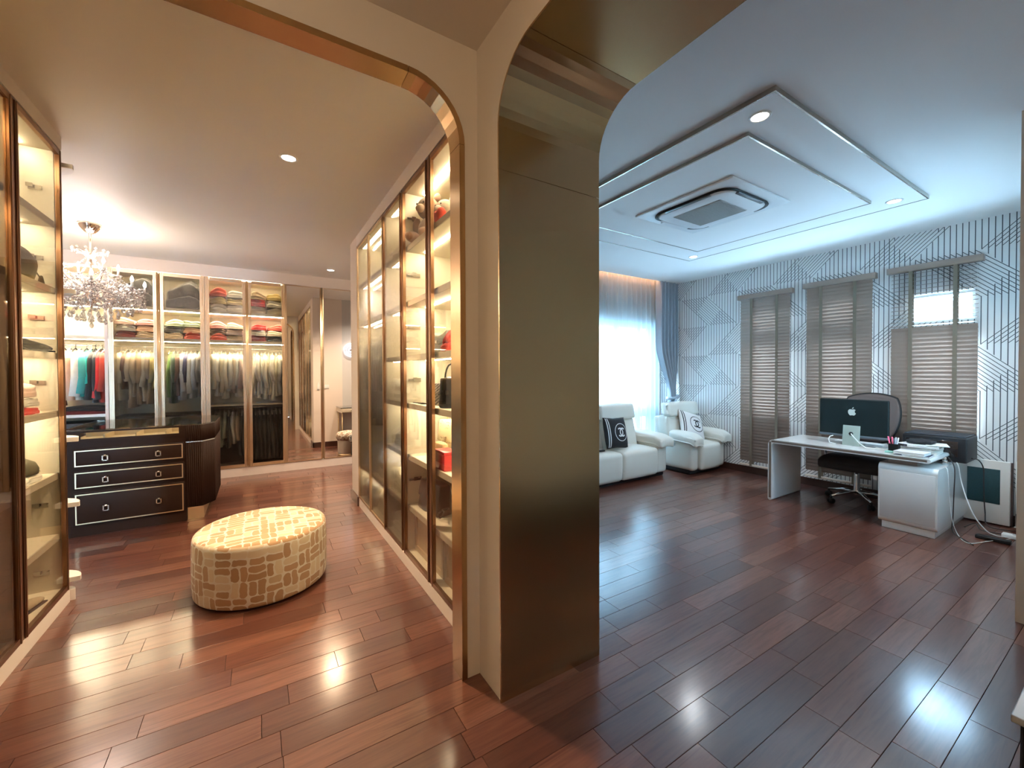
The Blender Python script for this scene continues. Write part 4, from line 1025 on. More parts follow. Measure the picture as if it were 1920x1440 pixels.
def fur(name, a, b_):
    mt, n, b = newmat(name); tc = n.node('ShaderNodeTexCoord'); x = n.node('ShaderNodeTexNoise'); x.inputs['Scale'].default_value = 34; n.link(tc.outputs['Object'], x.inputs['Vector'])
    n.link(n.ramp(x.outputs['Fac'], [(.42, a), (.55, b_)]), b.inputs['Base Color']); b.inputs['Roughness'].default_value = .95
    bp = n.node('ShaderNodeBump'); bp.inputs['Distance'].default_value = .02; n.link(x.outputs['Fac'], bp.inputs['Height']); n.link(bp.outputs[0], b.inputs['Normal']); return mt
stool(1.345, 6.22, 'pale pouf stool with a fluffy mottled seat by the vanity', fur('fur_pale', (.45, .30, .20), (.85, .78, .68)), mat('pouf_cream', (.78, .70, .58), .7))
stool(1.50, 6.60, 'black pouf stool with a white-flecked fluffy seat by the vanity', fur('fur_black', (.02, .02, .02), (.8, .78, .74)), mat('pouf_black', (.015, .015, .018), .8))
t = thing('ring_lamp', (1.63, 5.10, 1.93), 'glowing round wall lamp above the vanity, seen in the mirror', 'lamp')
MB().lathe([(.06, -.01), (.06, .02)], (0, 0, 0), 20).xf(Matrix.Translation((1.63, 5.085, 1.93)) @ Matrix.Rotation(PI/2, 4, 'X')).build('backplate', silver, t)
rg = emis('ring_glow', (.95, .92, 1), .8)
for r in (.13, .085, .04): MB().tube([(1.63+r*math.cos(a), 5.115, 1.93+r*math.sin(a)) for a in [2*PI*k/32 for k in range(32)]], .012, 8, closed=True).build('light_ring', rg, t)
MB().box(1.49, 5.10, 1.925, 1.77, 5.11, 1.935).build('crossbar', silver, t)
t = thing('light_switch', (1.16, 5.075, 1.20), 'white switch plate on the grey nook wall, seen in the mirror', 'switch')
MB().rbox(1.10, 5.07, 1.15, 1.22, 5.078, 1.23, .003).build('plate', trim_w, t); MB().box(1.12, 5.078, 1.17, 1.15, 5.082, 1.21).box(1.17, 5.078, 1.17, 1.20, 5.082, 1.21).build('rocker', white_lacq, t)
t = thing('remote_holder', (1.02, 5.075, 1.22), 'small white remote control in a wall holder', 'remote control')
MB().rbox(1.0, 5.07, 1.14, 1.045, 5.09, 1.24, .004).build('holder', trim_w, t); MB().rbox(1.004, 5.074, 1.20, 1.041, 5.086, 1.28, .004).build('remote_body', white_lacq, t)

# ================================================================ STUDY
# ---------------------------------------------------------------- curtains
t = thing('sheer_curtain', (4.2, 4.52, 2.95), 'pale translucent sheer curtain glowing with daylight behind the sofa', 'curtain')
def shf(u, v):
    x = 1.55+u*4.15; z = .03+v*3.0; am = .030*(1-.25*v)+.004*math.sin(x*5)
    return (x, 4.53+am*math.sin(x*2*PI/.105+.7*math.sin(x*3.1))+.006*math.sin(x*60)*(1-v), z)
MB().grid(shf, 900, 4).build('voile', sheer_m, t, fix=False)
MB().box(1.55, 4.50, 3.03, 5.95, 4.56, 3.05).build('track', alu, t)
t = thing('sheer_curtain', (4.6, .43, 2.4), 'pale sheer curtain over the unseen window added opposite the sofa', 'curtain')  # curtain added to soften the added window's daylight
MB().grid(lambda u, v: (3.952+1.296*u, .43+.010*math.sin(u*90), .903+1.49*v), 160, 2).build('voile', sheer_m, t, fix=False)
MB().tube([(3.952, .43, 2.393), (5.248, .43, 2.393)], .005, 8).build('rail', alu, t)
t = thing('drape', (5.80, 4.44, 2.95), 'grey-blue blackout drape gathered by a tieback in the corner', 'curtain')
drm = mat('drape_fabric', (.34, .38, .43), .75, bump=.2, bscale=200, sheen=.3)
def drf(u, v):
    z = .02+v*3.0; zt = 1.02
    k = min(1, abs(z-zt)/.9) if z > zt else min(1, abs(z-zt)/.5)
    k = k*k*(3-2*k); wd = .075+.155*k; xc = 5.885-.125*k
    a = (u-.5)*2; fold = math.sin(a*PI*5.5+.4*math.sin(z*1.7))
    return (xc+a*wd+.006*math.sin(z*3+a*3), 4.43+(.018+.030*k)*fold-.06*(1-a*a)*(1-k), z)
MB().grid(drf, 120, 60).build('fabric', drm, t, fix=False)
tb = [(5.885+.105*math.cos(a), 4.41+.075*math.sin(a), 1.04+.02*math.cos(a)) for a in [2*PI*k/24 for k in range(24)]]
MB().tube(tb, .022, 8, closed=True).build('tieback', drm, t)
MB().tube([(5.84, 4.325, 1.02), (5.83, 4.31, .96), (5.85, 4.31, .90)], [.012, .02, .006], 8).build('tassel', drm, t)

# ---------------------------------------------------------------- window blinds
bl = mat('blind_slat', (.28, .20, .160), .35, coat=.2)
tape = mat('ladder_tape', (.17, .13, .09), .8)
def blind(y0, y1, zt, zb, label, open_from=None):
    XC = 5.945; t = thing('window_blind', (XC, (y0+y1)/2, zt), label, 'window blind', 'slatted blinds on the papered wall')
    MB().rbox(XC-.035, y0-.035, zt-.03, XC+.045, y1+.035, zt+.035, .004).build('headrail', bl, t)
    pitch = .0425; n = int((zt-.05-zb-.03)/pitch); meshes = {}
    for k in range(n):
        z = zt-.055-k*pitch; opn = open_from is not None and z > open_from
        if opn not in meshes:
            a = math.radians(-16 if opn else 71); mb = MB(); c_, s_ = math.cos(a), math.sin(a); hw = .0245
            P_ = [(-hw, 0), (0, .0022), (hw, 0), (0, -.0010)]
            P_ = [(p*c_+q*s_, p*s_-q*c_) for p, q in P_]     # inner edge low when closed
            P_ = [(-p, q) for p, q in P_]
            mb.prism(P_, 'y', -(y1-y0)/2, (y1-y0)/2); bmesh.ops.recalc_face_normals(mb.b, faces=mb.b.faces[:])
            me = bpy.data.meshes.new('slat'); mb.b.to_mesh(me); mb.b.free(); me.materials.append(bl); meshes[opn] = me
        o = bpy.data.objects.new('slat', meshes[opn]); COL.objects.link(o); o.parent = t; o.location = (0, 0, z-zt)
    MB().rbox(XC-.025, y0, zb, XC+.025, y1, zb+.022, .003).build('bottom_rail', mat('blind_rail', (.70, .58, .48), .35), t)
    w_ = y1-y0
    for yy in (y0+w_*.235, y1-w_*.25): MB().box(XC-.030, yy-.016, zb+.005, XC-.0285, yy+.016, zt-.03).box(XC+.0285, yy-.016, zb+.005, XC+.030, yy+.016, zt-.03).build('ladder_tape', tape, t)
blind(2.665, 3.315, 2.515, .115, 'closed wooden slatted blind nearest the armchair')
blind(1.815, 2.475, 2.535, .125, 'closed wooden slatted blind in the middle, behind the computer')
blind(1.005, 1.65, 2.545, .115, 'wooden slatted blind with open upper slats showing a bright pane', 1.93)

# ---------------------------------------------------------------- leather seating
def recliner(name, loc, rz, label, cat, seats, arm_w, D=.80, seat_w=.60, hb=1.0, ctrl=False, bw=0):
    """front faces -y, origin on the floor at the middle of the front"""
    t = thing(name, (0, 0, 0), label, cat); L = leather_cream; W = seats*seat_w; x0 = -W/2
    MB().rbox(x0-arm_w+.02, .10, .0, x0+W+arm_w-.02, D-.05, .10, .02).build('base', black_plastic, t)
    for k in range(seats):
        a = x0+k*seat_w; b_ = a+seat_w
        def fs(c):
            u = (c.x-(a+b_)/2)/(seat_w/2); y = c.y; z = c.z
            if z > .2: z += .035*(1-u*u)*math.sin(min(1, max(0, (y)/.5))*PI)
            if z < .2: y += .02*(.2-z)/.2
            return (c.x, y, z)
        MB().rbox(a+.003, .0, .055, b_-.003, D-.30, .42, .045, 4, puff=.008, sub=5, fn=fs).build('seat', L, t)
        def fb(c):     # reclined back
            q = max(0, c.z-.38); u = (c.x-(a+b_)/2)/(seat_w/2)
            return (c.x*(1)+(-u*.02*q), c.y+q*.20-.03*(1-u*u)*math.sin(min(1, q/.42)*PI), c.z)
        MB().rbox(a+.004-bw, D-.34, .47 if bw else .36, b_-.004+bw, D-.16, .80, .05, 4, puff=.012, sub=5, fn=fb).build('backrest', L, t)
        def fh(c):
            q = max(0, c.z-.38); return (c.x, c.y+q*.20-.035, c.z)
        MB().rbox(a+.012-bw, D-.35, .795, b_-.012+bw, D-.19, hb, .055, 4, puff=.012, sub=4, fn=fh).build('headrest', L, t)
        MB().rbox(a+.02-bw, D-.17, .12, b_-.02+bw, D-.05, .78, .03, 2, sub=2, fn=lambda c: (c.x, c.y+max(0, c.z-.38)*.18, c.z)).build('back_shell', L, t)
    for s_ in (-1, 1):
        xi = s_*W/2; xo = xi+s_*arm_w
        MB().rbox(min(xi, xo)+.004, .05, .055, max(xi, xo)-.004, D-.10, .47, .05, 4, sub=2).build('arm_panel', L, t)
        def fa(c):
            q = (D-.05-c.y)/(D-.05); u = (c.x-xi)/(xo-xi)
            return (c.x+s_*.025*q*q, c.y-.045*q, c.z-.035*q+.02*math.sin(u*PI)+(-.05*max(0, q-.86)/.14))
        MB().rbox(min(xi, xo)-.015, .02, .475, max(xi, xo)+.022, D-(.30 if bw else .05), .60, .05, 4, puff=.014, sub=5, fn=fa).build('armrest', L, t)
    if ctrl:
        xs_ = -W/2-arm_w; cp = MB().rbox(xs_-.0005, .33, .385, xs_+.006, .45, .43, .003).build('control_panel', mat('control_grey', (.55, .60, .62), .3), t)
        for k in range(3): MB().rbox(xs_-.004, .345+k*.032, .398, xs_+.002, .367+k*.032, .418, .002).build('button', white_lacq, cp)
    return place(t, loc, (0, 0, rz))
recliner('sofa', (3.63, 3.70, 0), 0, 'cream leather reclining sofa with raised headrests in front of the sheer curtain', 'sofa', 3, .24, .70, .68, 1.0)
recliner('armchair', (5.545, 3.49, 0), 0, 'cream leather recliner armchair in the corner by the drape', 'armchair', 1, .165, .74, .47, .99, True, bw=.13)

def cc_pillow(loc, eul, size, base, ink, label, group):
    t = thing('throw_pillow', (0, 0, 0), label, 'cushion', group); H = .075; s2 = size/2
    def hgt(u, v): return H*max(0, (1-abs(u)**2.6))**.55*max(0, (1-abs(v)**2.6))**.55
    def pos(u, v, off=0.0, sg=1):
        k = 1-.06*(1-abs(u))*abs(v)**2-.0; k2 = 1-.06*(1-abs(v))*abs(u)**2
        return (u*s2*k2, -sg*(hgt(u, v)+off), v*s2*k)
    for sg in (1, -1): pass
    b = MB()
    for sg in (1, -1): b.grid(lambda p, q: pos(p*2-1, q*2-1, 0, sg), 18, 18)
    bmesh.ops.remove_doubles(b.b, verts=b.b.verts[:], dist=.0005); b.build('cover', base, t)
    def ribbon(pts, wd, name, closed=False):
        q = MB(); n = len(pts); P0 = []
        for i, (u, v) in enumerate(pts):
            a = Vector(pts[i-1] if (i or closed) else pts[0]); c = Vector(pts[(i+1) % n] if (i < n-1 or closed) else pts[-1]); d = (c-a).normalized(); nn = Vector((-d.y, d.x))*wd/2
            P0.append([q.b.verts.new(pos(u+e*nn.x, v+e*nn.y, o_)) for e, o_ in ((1, .0006), (0, .0022), (-1, .0006))])
        for i in range(n if closed else n-1):
            A, B_ = P0[i], P0[(i+1) % n]
            for k in (0, 1): q.b.faces.new((A[k], A[k+1], B_[k+1], B_[k]))
        q.build(name, ink, t)
    cx_ = .18
    ribbon([(cx_+.56*math.cos(2*PI*k/48), .56*math.sin(2*PI*k/48)) for k in range(48)], .045, 'printed_ring', True)
    A0 = math.radians(48)
    for s_ in (-1, 1):
        c = [(cx_+s_*.115+(-s_)*-.0+ .235*math.cos(a)*s_*-1*-1, .25*math.sin(a)) for a in [A0+k*(2*PI-2*A0)/28 for k in range(29)]]
        ribbon(c, .085, 'printed_letter')
    for u in (-.86, -.74): ribbon([(u, -.93+k*.062) for k in range(31)], .055, 'printed_stripe')
    return place(t, loc, eul)
blackc = mat('black_canvas', (.012, .012, .014), .85); whitec = mat('white_canvas', (.80, .79, .78), .85)
cc_pillow((4.02, 3.90, .652), (math.radians(-14), math.radians(3), math.radians(2)), .41, blackc, whitec, 'black square pillow with white ringed interlocking letters on the sofa', 'ringed letter pillows')
cc_pillow((5.50, 3.80, .66), (math.radians(-30), math.radians(16), math.radians(-14)), .43, whitec, blackc, 'white square pillow with black ringed interlocking letters on the armchair', 'ringed letter pillows')
t = thing('remote_control', (3.66, 3.82, .44), 'slim black remote control lying on the sofa seat', 'remote control')
MB().rbox(3.58, 3.80, .452, 3.74, 3.84, .470, .006).build('remote_body', black_plastic, t); MB().rbox(3.60, 3.81, .469, 3.63, 3.83, .473, .002).build('button', mat('grey_button', (.3, .3, .3), .5), t)

# ---------------------------------------------------------------- desk
t = thing('desk', (5.26, 1.76, 0), 'glossy white waterfall desk with a folded hairpin edge, standing over a low cabinet', 'desk')
dw = white_lacq
def waterfall():
    X0, X1 = 4.915, 5.60
    # outer skin: from right tip along the top, round corner, down the leg, turn, and the inner skin back
    out = [(1.10, .69)]
    for k in range(7): a = PI/2+0*k; 
    r = .055; out = [(1.115, .690)]+[(2.425-r+r*math.sin(a), .690-r+r*math.cos(a)) for a in [k*PI/2/8 for k in range(9)]]+[(2.425, .012)]
    out += [(2.425-.020+.020*math.cos(a), .020-.020*math.sin(a)) for a in [k*PI/6 for k in range(1, 6)]]
    ri = .028; inn = [(2.385, .02)]+[(2.385-ri+ri*math.sin(a), .650-ri+ri*math.cos(a)) for a in [PI/2-k*PI/2/6 for k in range(7)]]+[(1.115, .650)]
    out = out+inn+[(1.115-.020*math.sin(a), .670-.020*math.cos(a)) for a in [k*PI/6 for k in range(1, 6)]]
    mb = MB(); mb.prism(out, 'x', X0+.004, X1-.004)
    return mb, X0, X1
mb, X0, X1 = waterfall(); mb.build('waterfall_top', dw, t)
# raised rims on both faces; a dark-coloured strip imitates shade between the two skins
for X, sg in ((X0, 1), (X1, -1)):
    rim = MB(); slot = MB()
    rim.box(X, 1.115, .682, X+sg*.004, 2.37, .690).box(X, 1.115, .650, X+sg*.004, 2.37, .657).box(X, 2.418, .015, X+sg*.004, 2.425, .64).box(X, 2.385, .015, X+sg*.004, 2.391, .63)
    rim.build('edge_rim', dw, t)
    slot.box(X+sg*.0015, 1.12, .659, X+sg*.0045, 2.39, .680).box(X+sg*.0015, 2.393, .03, X+sg*.0045, 2.416, .665).build('slot_shade_strip', mat('slot_shadow', (.20, .15, .12), .6), t)
MB().rbox(5.0, 1.20, .603, 5.5, 1.40, .650, .004).build('riser', mat('riser_grey', (.32, .31, .30), .4), t)
t = thing('desk_cabinet', (5.42, 1.25, 0), 'low glossy white rounded cabinet carrying the end of the desk', 'cabinet')
pr = [(1.055, .075), (1.055, .60-.0)]
r = .045; a0, a1 = 1.055, 1.452
MB().rbox(4.955, a0+.02, .0, 5.88, a1-.02, .062, .004).build('plinth', dw, t)
prof = [(4.93+.045-.045*math.cos(a), .062+.03-.03*math.sin(a)) for a in [0, PI/8, PI/4, 3*PI/8, PI/2]][::1]
pts = [(4.93, .10), (4.93, .555)]+[(4.975-.045*math.cos(a), .555+.047*math.sin(a)) for a in [k*PI/12 for k in range(1, 7)]]+[(5.87, .602), (5.90, .58), (5.90, .062), (4.965, .062)]+[(4.965-.035*math.sin(a), .10-.038*math.cos(a)) for a in [k*PI/10 for k in range(1, 5)]]
cb = MB(); cb.prism(pts, 'y', a0, a1); cb.build('body', dw, t)
MB().rbox(4.9265, a0+.014, .105, 4.932, a1-.012, .545, .002).build('front_panel', mat('matt_white_panel', (.68, .66, .64), .35), t)
# ---------------------------------------------------------------- computer
t = thing('desktop_computer', (5.23, 1.75, .69), 'desktop computer seen from behind, black back with a silver fruit logo', 'computer')
cm = mat('computer_back', (.006, .014, .015), .55, spec=.25); foot = mat('computer_foot', (.42, .50, .45), .35, metal=.3)
def cfn(c): return (c.x, c.y, c.z)
MB().rbox(5.20, 1.455, .775, 5.235, 2.035, 1.165, .012, 3).build('shell', cm, t)
MB().rbox(5.234, 1.46, .78, 5.238, 2.03, 1.16, .001).build('screen', black_glass, t)
MB().rbox(5.198, 1.455, .775, 5.236, 2.035, .80, .006).build('chin', mat('chin_grey', (.10, .12, .14), .35), t)
MB().rbox(5.17, 1.675, .700, 5.178, 1.820, .895, .003, fn=lambda c: (c.x+(c.z-.7)*.12, c.y, c.z)).rbox(5.17, 1.675, .691, 5.34, 1.820, .699, .002).build('foot', foot, t)
MB().lathe([(.001, 0), (.019, 0), (.019, .004), (.001, .004)], (0, 0, 0), 18).xf(Matrix.Translation((5.180, 1.748, .812)) @ Matrix.Rotation(PI/2, 4, 'Y')).build('cable_hole', black_plastic, t)
ap = []
def ac(k): return k
half = [(0, .34), (.10, .37), (.22, .385), (.34, .35), (.43, .27), (.46, .16), (.42, .0), (.47, -.12), (.42, -.26), (.34, -.40), (.25, -.49), (.17, -.505), (.08, -.475), (0, -.465)]
right_ = [(.0, .34), (.10, .37), (.22, .385), (.33, .35), (.40, .28), (.33, .20), (.295, .10), (.30, -.02), (.345, -.12), (.43, -.19), (.38, -.33), (.29, -.44), (.22, -.495), (.15, -.50), (.08, -.475), (0, -.465)]
left_ = [(-.08, -.475), (-.17, -.505), (-.25, -.49), (-.34, -.40), (-.43, -.26), (-.485, -.08), (-.485, .10), (-.43, .26), (-.34, .35), (-.22, .385), (-.10, .37)]
AS = .072
lg = MB().prism([(1.745-p[0]*AS, 1.035+p[1]*AS) for p in right_+left_], 'x', 5.1985, 5.2005)
leaf = [(-.02, .44), (0, .56), (.07, .65), (.17, .70), (.175, .60), (.12, .50), (.05, .45)]
lg.prism([(1.745-p[0]*AS, 1.035+p[1]*AS) for p in leaf], 'x', 5.1985, 5.2005).build('logo', mat('logo_silver', (.62, .70, .66), .3), t)
t = thing('power_cable', (5.15, 1.70, .70), 'white power cable running from the computer foot across the desk', 'cable')
wc = mat('white_cable', (.78, .80, .78), .4)
MB().tube([(5.178, 1.745, .812), (5.155, 1.72, .79), (5.12, 1.66, .735), (5.10, 1.60, .698), (5.13, 1.50, .695), (5.19, 1.44, .695), (5.25, 1.47, .695), (5.22, 1.56, .695)], .005, 8).build('cord', wc, t)
t = thing('usb_cable', (5.15, 1.90, .70), 'short white cable curling up from the desk to the computer back', 'cable')
MB().tube([(5.16, 1.87, .694), (5.155, 1.925, .70), (5.16, 1.935, .74), (5.17, 1.925, .765), (5.19, 1.905, .775)], .005, 8).build('cord', wc, t)
t = thing('keyboard', (5.44, 1.75, .69), 'pale keyboard and papers lying behind the computer screen', 'keyboard')
MB().rbox(5.38, 1.55, .6905, 5.50, 1.97, .700, .003).build('keyboard_body', mat('key_pale', (.7, .72, .72), .4), t)

# ---------------------------------------------------------------- office chair
t = thing('office_chair', (5.62, 1.84, 0), 'black office chair with chrome star base pulled up behind the desk', 'chair')
cx_, cy_ = 5.62, 1.84
chrome = mat('chrome', (.80, .82, .84), .08, metal=1)
for k in range(5):
    a = 2*PI*k/5+2.62; d = Vector((math.cos(a), math.sin(a), 0)); c = Vector((cx_, cy_, 0))
    lg = MB().tube([c+Vector((0, 0, .125)), c+d*.14+Vector((0, 0, .115)), c+d*.29+Vector((0, 0, .082))], [.022, .018, .012], 10).build('leg', chrome, t)
    e = c+d*.29
    s_ = d.cross(Vector((0, 0, 1)))
    for q in (-.016, .016):
        M = Matrix.Translation(e+s_*q+Vector((0, 0, .030))) @ s_.to_track_quat('Z', 'Y').to_matrix().to_4x4()
        MB().lathe([(.006, -.009), (.028, -.009), (.030, 0), (.028, .009), (.006, .009)], (0, 0, 0), 16).xf(M).build('caster', black_plastic, lg)
    MB().tube([e+Vector((0, 0, .035)), e+Vector((0, 0, .085))], .012, 8).build('caster_stem', black_plastic, lg)
MB().tube([(cx_, cy_, .10), (cx_, cy_, .14), (cx_, cy_, .30), (cx_, cy_, .38)], [.034, .032, .026, .020], 16).build('gas_column', chrome, t)
MB().rbox(cx_-.13, cy_-.10, .355, cx_+.12, cy_+.10, .405, .015).build('mechanism', black_plastic, t)
MB().tube([(cx_, cy_-.09, .385), (cx_-.02, cy_-.22, .38), (cx_-.02, cy_-.27, .39)], .008, 8).build('lever', chrome, t)
seatm = mat('seat_fabric', (.030, .030, .033), .8, bump=.4, bscale=250)
MB().rbox(cx_-.27, cy_-.27, .415, cx_+.22, cy_+.27, .505, .045, 4, puff=.03, sub=5, fn=lambda c: (c.x, c.y, c.z-.035*max(0, (cx_-.10-c.x)/.17)**2)).build('seat', seatm, t)
def bk(u, v):
    y = (u-.5)*2; z = v; wd = .215*(1-.28*(1-v)**2)*(1-.25*max(0, v-.85)/.15); return wd*y, z
def bkring(k, n=26):
    return
rings = []
for off in (0, .028):
    pass
bb = MB()
def bface(u, v, off):
    a_, e_ = 2*u-1, 2*v-1; u, v = (a_*math.sqrt(1-e_*e_/2.7)+1)/2, (e_*math.sqrt(1-a_*a_/3.2)+1)/2
    wd = .265*(1-.22*(1-v)**2); w2, z = wd*(2*u-1), v; yy = cy_-.06+w2; cur = .05*(2*u-1)**2
    x = cx_+.185+off-cur-.02*math.sin(v*PI)+.10*(v-.2)*.9
    return (x, yy, .66+z*.54)
V = [[bb.b.verts.new(bface(i/14, j/14, o_)) for i in range(15) for j in range(15)] for o_ in (0, .03)]
def ix(i, j): return i*15+j
for i in range(14):
    for j in range(14):
        for s_, W_ in enumerate(V): f = bb.b.faces.new([W_[q] for q in (ix(i, j), ix(i+1, j), ix(i+1, j+1), ix(i, j+1))]); f.smooth = True
edge = [ix(i, 0) for i in range(15)]+[ix(14, j) for j in range(1, 15)]+[ix(i, 14) for i in range(13, -1, -1)]+[ix(0, j) for j in range(13, 0, -1)]
for a, b_ in zip(edge, edge[1:]+edge[:1]): bb.b.faces.new([V[0][a], V[0][b_], V[1][b_], V[1][a]])
bb.build('backrest', mat('mesh_brown', (.11, .075, .065), .6, bump=.5, bscale=300), t)
ep = [bface(i/14, 0, .015) for i in range(15)]+[bface(1, j/14, .015) for j in range(1, 15)]+[bface(i/14, 1, .015) for i in range(13, -1, -1)]+[bface(0, j/14, .015) for j in range(13, 0, -1)]
MB().tube(ep, .014, 8, closed=True).build('back_frame', black_plastic, t)
MB().tube([(cx_+.10, cy_-.04, .40), (cx_+.21, cy_-.05, .44), (cx_+.245, cy_-.06, .60), (cx_+.27, cy_-.06, .82)], [.028, .026, .022, .018], 10).build('back_support', black_plastic, t)
for s_ in (-1, 1):
    MB().tube([(cx_+.02, cy_+s_*.22, .40), (cx_+.02, cy_+s_*.295, .42), (cx_+.02, cy_+s_*.30, .60)], .016, 8).build('arm_post', chrome, t)
    MB().rbox(cx_-.11, cy_+s_*.30-.04, .60, cx_+.13, cy_+s_*.30+.04, .632, .014, 3).build('armrest', black_plastic, t)

# ---------------------------------------------------------------- things on the desk
t = thing('pen_cup', (5.10, 1.385, .69), 'black cube pen cup with pink and grey pens', 'pen cup')
pc = MB().box(5.065, 1.35, .690, 5.135, 1.42, .697); 
pc.box(5.065, 1.35, .697, 5.069, 1.42, .770).box(5.131, 1.35, .697, 5.135, 1.42, .770).box(5.069, 1.35, .697, 5.131, 1.354, .770).box(5.069, 1.416, .697, 5.131, 1.42, .770).build('cup', black_plastic, t)
for i, (c, dy, dx, hh) in enumerate(((( .75, .08, .16), .045, -.02, .135), ((.80, .12, .2), .022, .01, .13), ((.35, .38, .42), -.012, .0, .13), ((.55, .60, .66), -.025, .02, .125), ((.1, .1, .12), 0, -.01, .12))):
    MB().tube([(5.10+dx*.4, 1.385+dy*.4, .699), (5.10+dx, 1.385+dy*.9, .70+hh)], .006, 8).build('pen', mat('pen_%d' % i, c, .4), t)
t = thing('tape_roll', (5.03, 1.40, .69), 'small green tape holder lying before the pen cup', 'tape')
MB().rbox(5.0, 1.37, .6905, 5.06, 1.43, .706, .006).build('tape_body', mat('mint', (.25, .50, .42), .4), t)
def paper(name, x0, x1, y0, y1, z, h, col, label, group, rz=0, cat='papers', cover=None):
    t = thing(name, ((x0+x1)/2, (y0+y1)/2, z), label, cat, group)
    pm_ = mat('paper_%s' % str(int(sum(c*97 for c in col)*10)), col, .7)
    if h > .008:
        MB().box(x0+.002, y0+.002, z+.0015, x1-.002, y1-.002, z+h-.0015).build('page_block', mat('pages', (.78, .76, .70), .8), t)
        MB().box(x0, y0, z, x1, y1, z+.0015).build('back_cover', cover or pm_, t); MB().box(x0, y0, z+h-.0015, x1, y1, z+h).build('front_cover', cover or pm_, t)
    else:
        MB().box(x0, y0, z, x1, y1, z+h).build('sheet', pm_, t)
    t.rotation_euler.z = rz; return t
navy = mat('navy_cover', (.02, .02, .05), .4)
G = 'papers piled on the desk end'
paper('notebook', 4.95, 5.14, 1.12, 1.30, .6905, .012, (.03, .03, .06), 'dark-covered notebook at the bottom front of the desk pile', G, .05, 'book', navy)
paper('document', 4.945, 5.12, 1.14, 1.35, .7030, .022, (.66, .62, .68), 'pale lilac document block on the dark notebook', G, -.04, 'papers')
paper('magazine', 5.16, 5.44, 1.12, 1.36, .6905, .028, (.75, .74, .68), 'thick white magazine at the bottom of the rear desk pile', G, .06, 'book')
paper('magazine', 5.15, 5.43, 1.13, 1.35, .7190, .020, (.55, .62, .55), 'pale green magazine, second from the bottom of the rear pile', G, -.08, 'book')
paper('folder', 5.16, 5.45, 1.14, 1.36, .7395, .010, (.02, .03, .05), 'navy folder in the middle of the rear desk pile', G, .1, 'folder', navy)
paper('magazine', 5.15, 5.42, 1.12, 1.33, .7500, .014, (.80, .80, .78), 'white magazine above the navy folder', G, .16, 'book')
paper('document', 5.17, 5.42, 1.16, 1.37, .7645, .007, (.78, .80, .82), 'white sheets spread across the top of the rear pile', G, -.22, 'papers')
paper('document', 5.19, 5.40, 1.07, 1.22, .7720, .006, (.80, .78, .72), 'cream sheets hanging over the pile side by the printer', G, .3, 'papers')
t = thing('sunglass_case', (5.29, 1.24, .779), 'crumpled black pouch lying on top of the paper pile', 'pouch')
MB().rbox(5.21, 1.16, .779, 5.37, 1.33, .806, .012, 2, puff=.01, sub=4, fn=lambda c: (c.x, c.y, c.z+.008*math.sin(c.x*60)*math.cos(c.y*50)*(1 if c.z > .79 else 0))).build('pouch_body', blackc, t)
t = thing('charger', (5.34, 1.075, .603), 'small silver adapters tangled beside the printer', 'charger')
MB().rbox(5.30, 1.075, .603, 5.38, 1.11, .640, .006).rbox(5.32, 1.085, .641, 5.36, 1.12, .668, .005).build('adapter', silver, t)
t = thing('printer', (5.66, 1.22, .603), 'black compact printer on the white cabinet near the blind', 'printer')
pm1 = mat('printer_black', (.014, .014, .016), .5, spec=.3)
MB().rbox(5.48, .985, .603, 5.86, 1.43, .835, .014, 3).build('printer_body', pm1, t)
MB().rbox(5.472, 1.04, .655, 5.481, 1.40, .80, .003).build('front_panel', black_glass, t)
MB().rbox(5.44, 1.08, .612, 5.50, 1.36, .622, .003).build('paper_tray', black_plastic, t)
MB().rbox(5.50, 1.0, .834, 5.85, 1.42, .846, .005).build('lid', mat('printer_lid', (.04, .045, .055), .45, spec=.3), t)

# framed dark board leaning on the wall
t = thing('framed_board', (5.93, .95, 0), 'white-framed dark green board leaning against the papered wall', 'board')
bw = mat('board_white', (.78, .72, .66), .4)
MB().rbox(5.885, .785, .012, 5.925, 1.35, .605, .004).build('board_frame', bw, t)
MB().rbox(5.879, .845, .20, 5.886, 1.30, .525, .001).build('dark_panel', mat('board_dark', (.012, .05, .055), .6, noise=.3, nscale=80), t)
MB().box(5.925, .775, .0, 5.955, .785, .595).build('side_edge', mat('board_side', (.10, .05, .04), .5), t)
t = thing('wire_rack', (5.96, .73, 0), 'thin white wire rack standing between the board and the pier', 'rack')
for z in [.30+.022*k for k in range(14)]: MB().tube([(5.95, .70, z), (5.95, .755, z+.012)], .003, 6).build('wire_rung', wc, t)
MB().tube([(5.95, .70, .0), (5.95, .70, .62)], .004, 6).tube([(5.95, .757, .0), (5.95, .757, .62)], .004, 6).build('upright', wc, t)
MB().box(5.94, .692, .0, 5.97, .765, .006).build('rack_foot', wc, t)
# cords
def cord(pts, r, m_, label):
    t = thing('extension_lead', pts[-1], label, 'cord', 'cords beside the desk cabinet')
    P_ = [Vector(p) for p in pts]; out = []
    for i in range(len(P_)-1):
        p0, p1, p2, p3 = P_[max(0, i-1)], P_[i], P_[i+1], P_[min(len(P_)-1, i+2)]
        for k in range(6):
            u = k/6; out.append(.5*((2*p1)+(p2-p0)*u+(2*p0-5*p1+4*p2-p3)*u*u+(3*p1-p0-3*p2+p3)*u**3))
    out.append(P_[-1]); MB().tube(out, r, 8).build('cord', m_, t)
cblk = mat('black_cable', (.03, .02, .018), .4)
cord([(5.36, 1.08, .66), (5.34, 1.045, .612), (5.32, 1.030, .54), (5.30, 1.03, .36), (5.28, 1.03, .16), (5.22, 1.02, .03), (5.12, .93, .008), (5.02, .86, .008)], .0042, cblk, 'dark brown cord hanging straight down the cabinet side to the floor')
